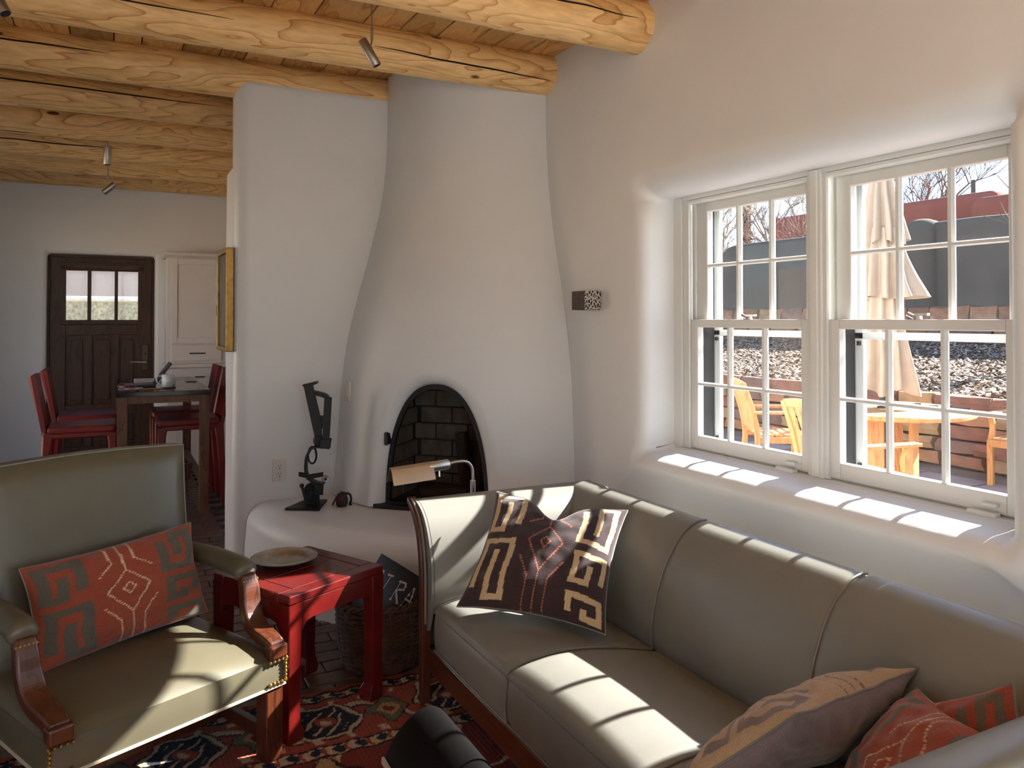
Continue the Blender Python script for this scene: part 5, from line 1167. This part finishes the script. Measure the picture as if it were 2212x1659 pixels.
th_ = R(7.5); rk = float(np.interp(1.015, _zz, _rr)) + 0.004
sw = thing('light_switch', 'white rocker light switch on the side of the fireplace', 'switch', (XW - rk * math.cos(th_), YP - rk * math.sin(th_), 1.015), th_ - R(90))
part('cover_plate', MB().bb(-0.036, 0.036, -0.008, 0.006, -0.058, 0.058), PLATEW, sw, world=False, bevel=0.003)
part('rocker', MB().bb(-0.016, 0.016, -0.012, -0.004, -0.033, 0.033), PLATEW, sw, world=False, bevel=0.002)
gk = thing('gas_key_valve', 'round chrome gas key escutcheon low on the partition wall', 'valve', (1.125, YP, 0.50))
part('escutcheon', MB().lathe([(0.0, 0.004), (0.02, 0.007), (0.024, 0.004), (0.024, -0.004)], 24, (0, 0, 0), Matrix.Rotation(R(90), 4, 'X')), CHROME, gk, world=False, smooth=True, auto=40)
part('key_socket', MB().box((0, -0.007, 0), (0.012, 0.006, 0.013)), BLACK, gk, world=False)
sn = thing('wall_sconce', 'small square wall sconce of etched dark and silver metal', 'sconce', (XW, 3.365, 1.514))
ETCH, _nt, _b = newmat('etched_metal'); _v = N(_nt, 'ShaderNodeTexVoronoi', feature='DISTANCE_TO_EDGE'); _v.inputs['Scale'].default_value = 90; L(_nt, coords(_nt, (1, 1, 0.5)), _v.inputs['Vector'])
L(_nt, ramp(_nt, _v.outputs['Distance'], [(0.0, rgb(220, 216, 206)), (0.10, rgb(190, 186, 176)), (0.2, rgb(30, 27, 25))]), _b.inputs['Base Color']); _b.inputs['Roughness'].default_value = 0.5; _b.inputs['Metallic'].default_value = 0.3
ETCHD, _nt, _b = newmat('etched_bronze'); _v = N(_nt, 'ShaderNodeTexVoronoi', feature='DISTANCE_TO_EDGE'); _v.inputs['Scale'].default_value = 90; L(_nt, coords(_nt), _v.inputs['Vector'])
L(_nt, ramp(_nt, _v.outputs['Distance'], [(0.0, rgb(104, 84, 72)), (0.12, rgb(84, 68, 58)), (0.22, rgb(34, 27, 24))]), _b.inputs['Base Color']); _b.inputs['Roughness'].default_value = 0.6
part('silver_side', MB().prism([(-0.03, -0.06), (-0.11, -0.06), (-0.11, -0.064), (-0.0, -0.11), (0.0, -0.105)], lambda u, v, d: (u, v, d), -0.047, 0.047) if False else MB().bb(-0.10, -0.002, -0.062, -0.054, -0.047, 0.047), ETCH, sn, world=False)
part('bronze_face', MB().bb(-0.104, -0.098, -0.062, 0.05, -0.047, 0.047), ETCHD, sn, world=False)
part('shade_back', MB().bb(-0.10, -0.002, 0.042, 0.05, -0.047, 0.047).bb(-0.012, -0.0005, -0.05, 0.045, -0.04, 0.04), ETCHD, sn, world=False)
# ---- ceiling spotlights
def spot(loc, zrod, p0, p1, r_, label):
    t = thing('ceiling_spotlight', label, 'spotlight', loc, 0, 'small cylinder spotlights'); c = Vector(loc)
    zt = CEIL - c.z
    part('mount', MB().lathe([(0, 0), (0.018, 0), (0.018, -0.02), (0.008, -0.028), (0, -0.028)], 14, (0, 0, zt - 0.001)), STEEL, t, world=False, smooth=True, auto=40)
    part('rod', MB().tube([(0, 0, zt), (0, 0, zrod)], 0.004, 8), STEEL, t, world=False, smooth=True)
    part('swivel', MB().tube([(0, 0, zrod + 0.06), (0, 0, zrod)], 0.006, 8), STEEL, t, world=False, smooth=True)
    a, b = Vector(p0), Vector(p1); d = (b - a).normalized()
    hd = part('lamp_head', MB().tube([a, a + d * 0.002, b - d * 0.002, b], [r_ * 0.92, r_, r_, r_ * 0.95], 20), STEEL, t, world=False, smooth=True, auto=40)
    part('lens', MB().tube([b - d * 0.006, b + d * 0.0008], r_ * 0.85, 16), DARK, hd, world=False, smooth=True, auto=40)
    part('bracket', MB().tube([(0, 0, zrod), tuple((a + b) / 2)], 0.004, 6), STEEL, t, world=False)
    return t
spot((1.054, 3.45, 2.68), 0.0, (-0.045, 0.0, -0.006), (0.018, -0.02, -0.118), 0.021, 'brushed steel spotlight hanging in front of the second log beam')
spot((-0.009, 6.62, 2.69), 0.04, (0.0, 0, 0.03), (0.0, 0, -0.115), 0.027, 'small steel spotlight pointing straight down over the dining table')
spot((-0.004, 7.37, 2.56), 0.02, (0.05, 0, -0.012), (-0.03, 0.0, -0.09), 0.025, 'small steel spotlight tilted to the left, nearest the door')
spot((-0.36, 3.42, 2.64), 0.0, (-0.03, 0.02, 0.0), (0.02, -0.01, -0.10), 0.021, 'steel spotlight cut off by the top left corner of the picture')
# ---- framed picture on the end of the partition
fp = thing('framed_picture', 'gilt framed picture seen edge-on at the end of the partition wall', 'picture', (0.615, 4.83, 1.53))
part('frame', MB().bb(0.585, 0.626, 4.62, 4.645, 1.24, 1.82).bb(0.585, 0.626, 5.015, 5.04, 1.24, 1.82).bb(0.585, 0.626, 4.62, 5.04, 1.24, 1.265).bb(0.585, 0.626, 4.62, 5.04, 1.795, 1.82), BRASS, fp, bevel=0.004)
part('canvas', MB().bb(0.60, 0.612, 4.64, 5.02, 1.26, 1.80), mat('dark_painting', rgb(84, 72, 56), rough=0.5, var=0.4, vscale=6), fp)

# ---- black leather lounge chair at the bottom edge
lc = thing('lounge_chair', 'black leather lounge seat with a thin steel edge at the bottom of the picture', 'lounge chair', (0.70, 1.45, 0.008))
prof = smoothpts([(0.612, 0, 0.352), (0.630, 0, 0.388), (0.664, 0, 0.424), (0.700, 0, 0.446), (0.732, 0, 0.450), (0.757, 0, 0.436), (0.768, 0, 0.405), (0.768, 0, 0.34), (0.755, 0, 0.27), (0.70, 0, 0.24), (0.64, 0, 0.28)], 4)
cx_, cz_ = 0.70, 0.36
def section(y0, y1, k, cap):
    ys = [y0, y0 + 0.006, y0 + 0.018, y0 + 0.04] + [y0 + 0.04 + (y1 - y0 - 0.06) * i / 6 for i in range(1, 7)] + [y1]
    lp = []
    for y in ys:
        e = min(1, (y - y0) / 0.04); g = k * (0.90 + 0.10 * math.sqrt(max(0, 1 - (1 - e) ** 2))) if cap else k
        lp.append([(cx_ + (p.x - cx_) * g, -y, cz_ + (p.z - cz_) * g) for p in prof])
    mb = MB().rings(lp); n = len(prof); mb.f.append(tuple(range(n))); o = len(mb.v) - n; mb.f.append(tuple(range(o, o + n))[::-1]); return mb
part('headrest', section(-1.885, -1.60, 1.03, True), BLACKL, lc, smooth=True, auto=50)
part('upper_pad', section(-1.62, -1.46, 1.0, True), BLACKL, lc, smooth=True, auto=50)
part('seat_pad', section(-1.47, -0.95, 0.985, True), BLACKL, lc, smooth=True, auto=50)
part('steel_edge', MB().bb(0.603, 0.611, 0.95, 1.88, 0.335, 0.352), CHROME, lc, bevel=0.002)
for y in (1.70, 1.05): part('leg', MB().tube([(0.65, y, 0.27), (0.62, y, 0.012)], 0.011, 10).tube([(0.74, y, 0.25), (0.77, y, 0.012)], 0.011, 10), CHROME, lc, smooth=True)

# ================================================================== DINING AREA
# ---- white hutch
hu = thing('white_hutch', 'white painted hutch cabinet beside the dark door', 'cabinet', (0.95, 8.4, 0))
HX0, HX1 = 0.505, 1.30
up_ = part('upper_case', MB().bb(HX0, HX1, 8.26, 8.54, 0.99, 2.03), CABW, hu, bevel=0.004)
part('crown_moulding', MB().prism([(0.0, 0.0), (-0.035, 0.03), (-0.035, 0.055), (0.28, 0.055), (0.28, 0)], lambda u, v, d: (d, 8.26 + u, 2.01 + v), HX0 - 0.03, HX1 + 0.03), CABW, up_, bevel=0.006)
dr = part('upper_door', MB().bb(0.548, 0.60, 8.238, 8.26, 1.185, 2.005).bb(0.945, 1.0, 8.238, 8.26, 1.185, 2.005).bb(0.60, 0.945, 8.238, 8.26, 1.185, 1.245).bb(0.60, 0.945, 8.238, 8.26, 1.95, 2.005).bb(0.60, 0.945, 8.25, 8.26, 1.24, 1.955), CABW, hu, bevel=0.003)
part('pull', MB().tube([(0.955, 8.215, 1.46), (0.955, 8.215, 1.56)], 0.006, 8), BRONZE, dr, smooth=True)
dr = part('upper_drawer', MB().bb(0.548, 1.0, 8.238, 8.26, 1.02, 1.172), CABW, hu, bevel=0.003)
def pull(x0, x1, z, y, par): part('pull', MB().tube([(x0, y + 0.03, z), (x0, y, z), (x1, y, z), (x1, y + 0.03, z)], 0.006, 8), BRONZE, par, smooth=True)
pull(0.715, 0.85, 1.092, 8.215, dr)
part('ledge', MB().bb(HX0 - 0.02, HX1 + 0.02, 8.17, 8.54, 0.955, 0.99), CABW, hu, bevel=0.01, seg=3)
part('lower_case', MB().bb(HX0 + 0.01, HX1, 8.20, 8.54, 0.0, 0.955), CABW, hu, bevel=0.004)
for z0, z1 in ((0.77, 0.925),):
    dr = part('lower_drawer', MB().bb(0.55, 1.05, 8.178, 8.20, z0, z1), CABW, hu, bevel=0.003); pull(0.76, 0.84, (z0 + z1) / 2 + 0.02, 8.155, dr)
gr = MB()
for i in range(30):
    for j in range(24):
        gr.box((0.62 + i * 0.0135 + (0.0067 if j % 2 else 0), 8.196, 0.2 + j * 0.018), (0.008, 0.004, 0.010))
part('grille_panel', MB().bb(0.60, 1.04, 8.19, 8.2, 0.17, 0.66), CABW, hu, bevel=0.002)
part('grille_perforation', gr, mat('grille_dark', rgb(120, 108, 98), var=0.05), hu, kind='stuff')
# ---- counter-height table
dt = thing('dining_table', 'counter-height wooden table with a black glossy top', 'table', (0.37, 6.95, 0))
TX0, TX1, TY0, TY1, TTZ = 0.058, 0.682, 6.20, 7.70, 0.905
part('table_top', MB().bb(TX0, TX1, TY0, TY1, TTZ - 0.034, TTZ), mat('black_gloss', rgb(30, 29, 30), rough=0.12, var=0.1, spec=0.6), dt, bevel=0.003)
part('apron', MB().bb(TX0 + 0.06, TX1 - 0.06, TY0 + 0.02, TY0 + 0.045, TTZ - 0.085, TTZ - 0.034).bb(TX0 + 0.06, TX1 - 0.06, TY1 - 0.045, TY1 - 0.02, TTZ - 0.085, TTZ - 0.034).bb(TX0 + 0.02, TX0 + 0.045, TY0 + 0.06, TY1 - 0.06, TTZ - 0.085, TTZ - 0.034).bb(TX1 - 0.045, TX1 - 0.02, TY0 + 0.06, TY1 - 0.06, TTZ - 0.085, TTZ - 0.034), TABLEW, dt)
for x in (TX0 + 0.008, TX1 - 0.073):
    for y in (TY0 + 0.01, TY1 - 0.075): part('leg', MB().bb(x, x + 0.065, y, y + 0.065, 0, TTZ - 0.034), TABLEW, dt, bevel=0.003)
part('stretcher', MB().bb(TX0 + 0.03, TX0 + 0.06, TY0 + 0.07, TY1 - 0.07, 0.20, 0.26).bb(TX1 - 0.06, TX1 - 0.03, TY0 + 0.07, TY1 - 0.07, 0.20, 0.26).bb(TX0 + 0.06, TX1 - 0.06, 6.93, 6.97, 0.21, 0.25), TABLEW, dt)
# ---- red leather counter stools
def stool(loc, rz, label):
    t = thing('counter_stool', label, 'stool', loc, rz, 'red leather counter stools')    # back at local -x, faces +x
    def P(n, mb): return part(n, mb, REDL, t, world=False, bevel=0.012, seg=3, smooth=True, auto=35)
    P('seat', MB().prism([(-0.21, -0.205), (0.20, -0.22), (0.225, -0.20), (0.225, 0.20), (0.20, 0.22), (-0.21, 0.205)], lambda u, v, d: (u, v, d), 0.625, 0.675))
    def bf(u, v): return (-0.205 - 0.075 * v - 0.02 * math.sin(math.pi * u) * (0.5 + v), -0.205 + 0.41 * u, 0.60 + 0.43 * v - 0.02 * math.sin(math.pi * u) * v)
    mb = MB(); n = 10
    a_ = [[bf(i / n, j / n) for j in range(n + 1)] for i in range(n + 1)]; mb.rings(a_, closed=False)
    b_ = [[(p[0] - 0.028, p[1], p[2]) for p in r_] for r_ in a_]; mb.rings(b_, closed=False)
    e1 = a_[0] + [a_[i][n] for i in range(1, n + 1)] + a_[n][::-1][1:]; e2 = b_[0] + [b_[i][n] for i in range(1, n + 1)] + b_[n][::-1][1:]; mb.rings([e1, e2], closed=False)
    part('backrest', mb, REDL, t, world=False, smooth=True, auto=50)
    for sy in (-1, 1):
        P('front_leg', MB().prism([(0.155, 0.625), (0.225, 0.625), (0.222, 0.0), (0.18, 0.0), (0.168, 0.55)], lambda u, v, d: (u, d, v), sy * 0.17, sy * 0.215))
        P('back_leg', MB().prism([(-0.235, 0.66), (-0.165, 0.625), (-0.185, 0.5), (-0.225, 0.0), (-0.27, 0.0), (-0.245, 0.4)], lambda u, v, d: (u, d, v), sy * 0.165, sy * 0.21))
        P('side_skirt', MB().prism([(-0.20, 0.63), (0.20, 0.63), (0.17, 0.595), (-0.17, 0.595)], lambda u, v, d: (u, d, v), sy * 0.20, sy * 0.215))
    return t
s0 = stool((-0.155, 6.50, 0), 0, 'red leather stool on the left of the dining table, nearer the camera')
copytree(s0, (-0.13, 7.20, 0), 0, 'red leather stool on the left of the dining table, nearer the door')
copytree(s0, (0.56, 6.58, 0), R(180), 'red leather stool on the right of the dining table, nearer the camera')
copytree(s0, (0.55, 7.22, 0), R(180), 'red leather stool on the right of the dining table, nearer the hutch')
# ---- things on the table
CERAM = mat('white_ceramic', rgb(206, 210, 212), rough=0.3, var=0.04, vscale=20)
mu_ = thing('coffee_mug', 'white ceramic mug on the corner of the dining table', 'mug', (0.412, 6.47, TTZ + 0.007))
part('cup', MB().lathe([(0, 0.003), (0.034, 0.0), (0.044, 0.006), (0.048, 0.03), (0.049, 0.094), (0.047, 0.096), (0.045, 0.094), (0.044, 0.03), (0.038, 0.01), (0, 0.008)], 32), CERAM, mu_, world=False, smooth=True, auto=60)
part('handle', MB().tube(smoothpts([(-0.046, 0, 0.082), (-0.07, 0, 0.086), (-0.083, 0, 0.066), (-0.075, 0, 0.038), (-0.046, 0, 0.018)], 5), 0.0055, 8), CERAM, mu_, world=False, smooth=True)
o = part('coaster', MB().lathe([(0, 0), (0.052, 0), (0.053, 0.003), (0.052, 0.006), (0, 0.006)], 28, (0.412, 6.47, TTZ + 0.0003)), mat('cork_brown', rgb(96, 62, 44), var=0.3, vscale=40), None); tag(o, 'thin brown coaster under the white mug', 'coaster')
lp_ = thing('laptop', 'dark laptop standing open with a tilted lid on the dining table', 'laptop', (0.25, 6.78, TTZ + 0.0005))
DK = mat('laptop_dark', rgb(34, 30, 30), rough=0.4, var=0.1)
part('screen_lid', MB().box((0.135, 0, 0.09), (0.012, 0.26, 0.21), Matrix.Rotation(R(36), 3, 'Y')), DK, lp_, world=False, bevel=0.003)
kb = part('keyboard_base', MB().bb(-0.13, 0.085, -0.13, 0.13, 0.0, 0.014), DK, lp_, world=False, bevel=0.003)
part('keys', MB().bb(-0.09, 0.06, -0.11, 0.11, 0.0142, 0.0165), mat('key_grey', rgb(110, 108, 106), var=0.3, vscale=80), kb, world=False)
o = part('notebook', MB().bb(0.20, 0.40, 7.10, 7.36, TTZ + 0.0005, TTZ + 0.018), PAPER, None, bevel=0.002); tag(o, 'white notepad lying behind the laptop', 'notebook')
o = part('printed_sheet', MB().bb(0.075, 0.115, 6.55, 6.82, TTZ + 0.0004, TTZ + 0.0025).bb(0.075, 0.24, 6.45, 6.60, TTZ + 0.0004, TTZ + 0.0025), PAPER, None); tag(o, 'pale printed leaflet under the reading glasses', 'paper')
o = part('pencil', MB().tube([(0.21, 6.40, TTZ + 0.0055), (0.355, 6.385, TTZ + 0.0055)], 0.005, 6).tube([(0.355, 6.385, TTZ + 0.0055), (0.372, 6.383, TTZ + 0.0055)], [0.005, 0.001], 6), mat('pencil_yellow', rgb(176, 120, 44), rough=0.4, var=0.05), None); tag(o, 'yellow pencil lying in front of the laptop', 'pencil')
gl_ = thing('reading_glasses', 'red framed reading glasses at the left edge of the dining table', 'glasses', (0.13, 6.42, TTZ + 0.0032))
FRM = mat('glasses_red', rgb(150, 40, 52), rough=0.3, var=0.05)
for s in (-1, 1):
    part('rim', MB().tube([(s * 0.033 + 0.024 * math.cos(2 * math.pi * k / 20), -0.005, 0.026 + 0.021 * math.sin(2 * math.pi * k / 20)) for k in range(20)], 0.0032, 6, closed=True), FRM, gl_, world=False, smooth=True)
    part('temple', MB().tube([(s * 0.058, -0.003, 0.03), (s * 0.06, 0.06, 0.024), (s * 0.055, 0.11, 0.006)], 0.003, 6), FRM, gl_, world=False, smooth=True)
part('bridge', MB().tube([(-0.010, -0.005, 0.03), (0, -0.007, 0.033), (0.010, -0.005, 0.03)], 0.003, 6), FRM, gl_, world=False, smooth=True)
o = part('mobile_phone', MB().bb(0.585, 0.66, 7.02, 7.16, TTZ + 0.0005, TTZ + 0.009), mat('phone_grey', rgb(150, 150, 150), rough=0.3, var=0.05), None, bevel=0.003); tag(o, 'grey phone lying at the right of the dining table', 'phone')
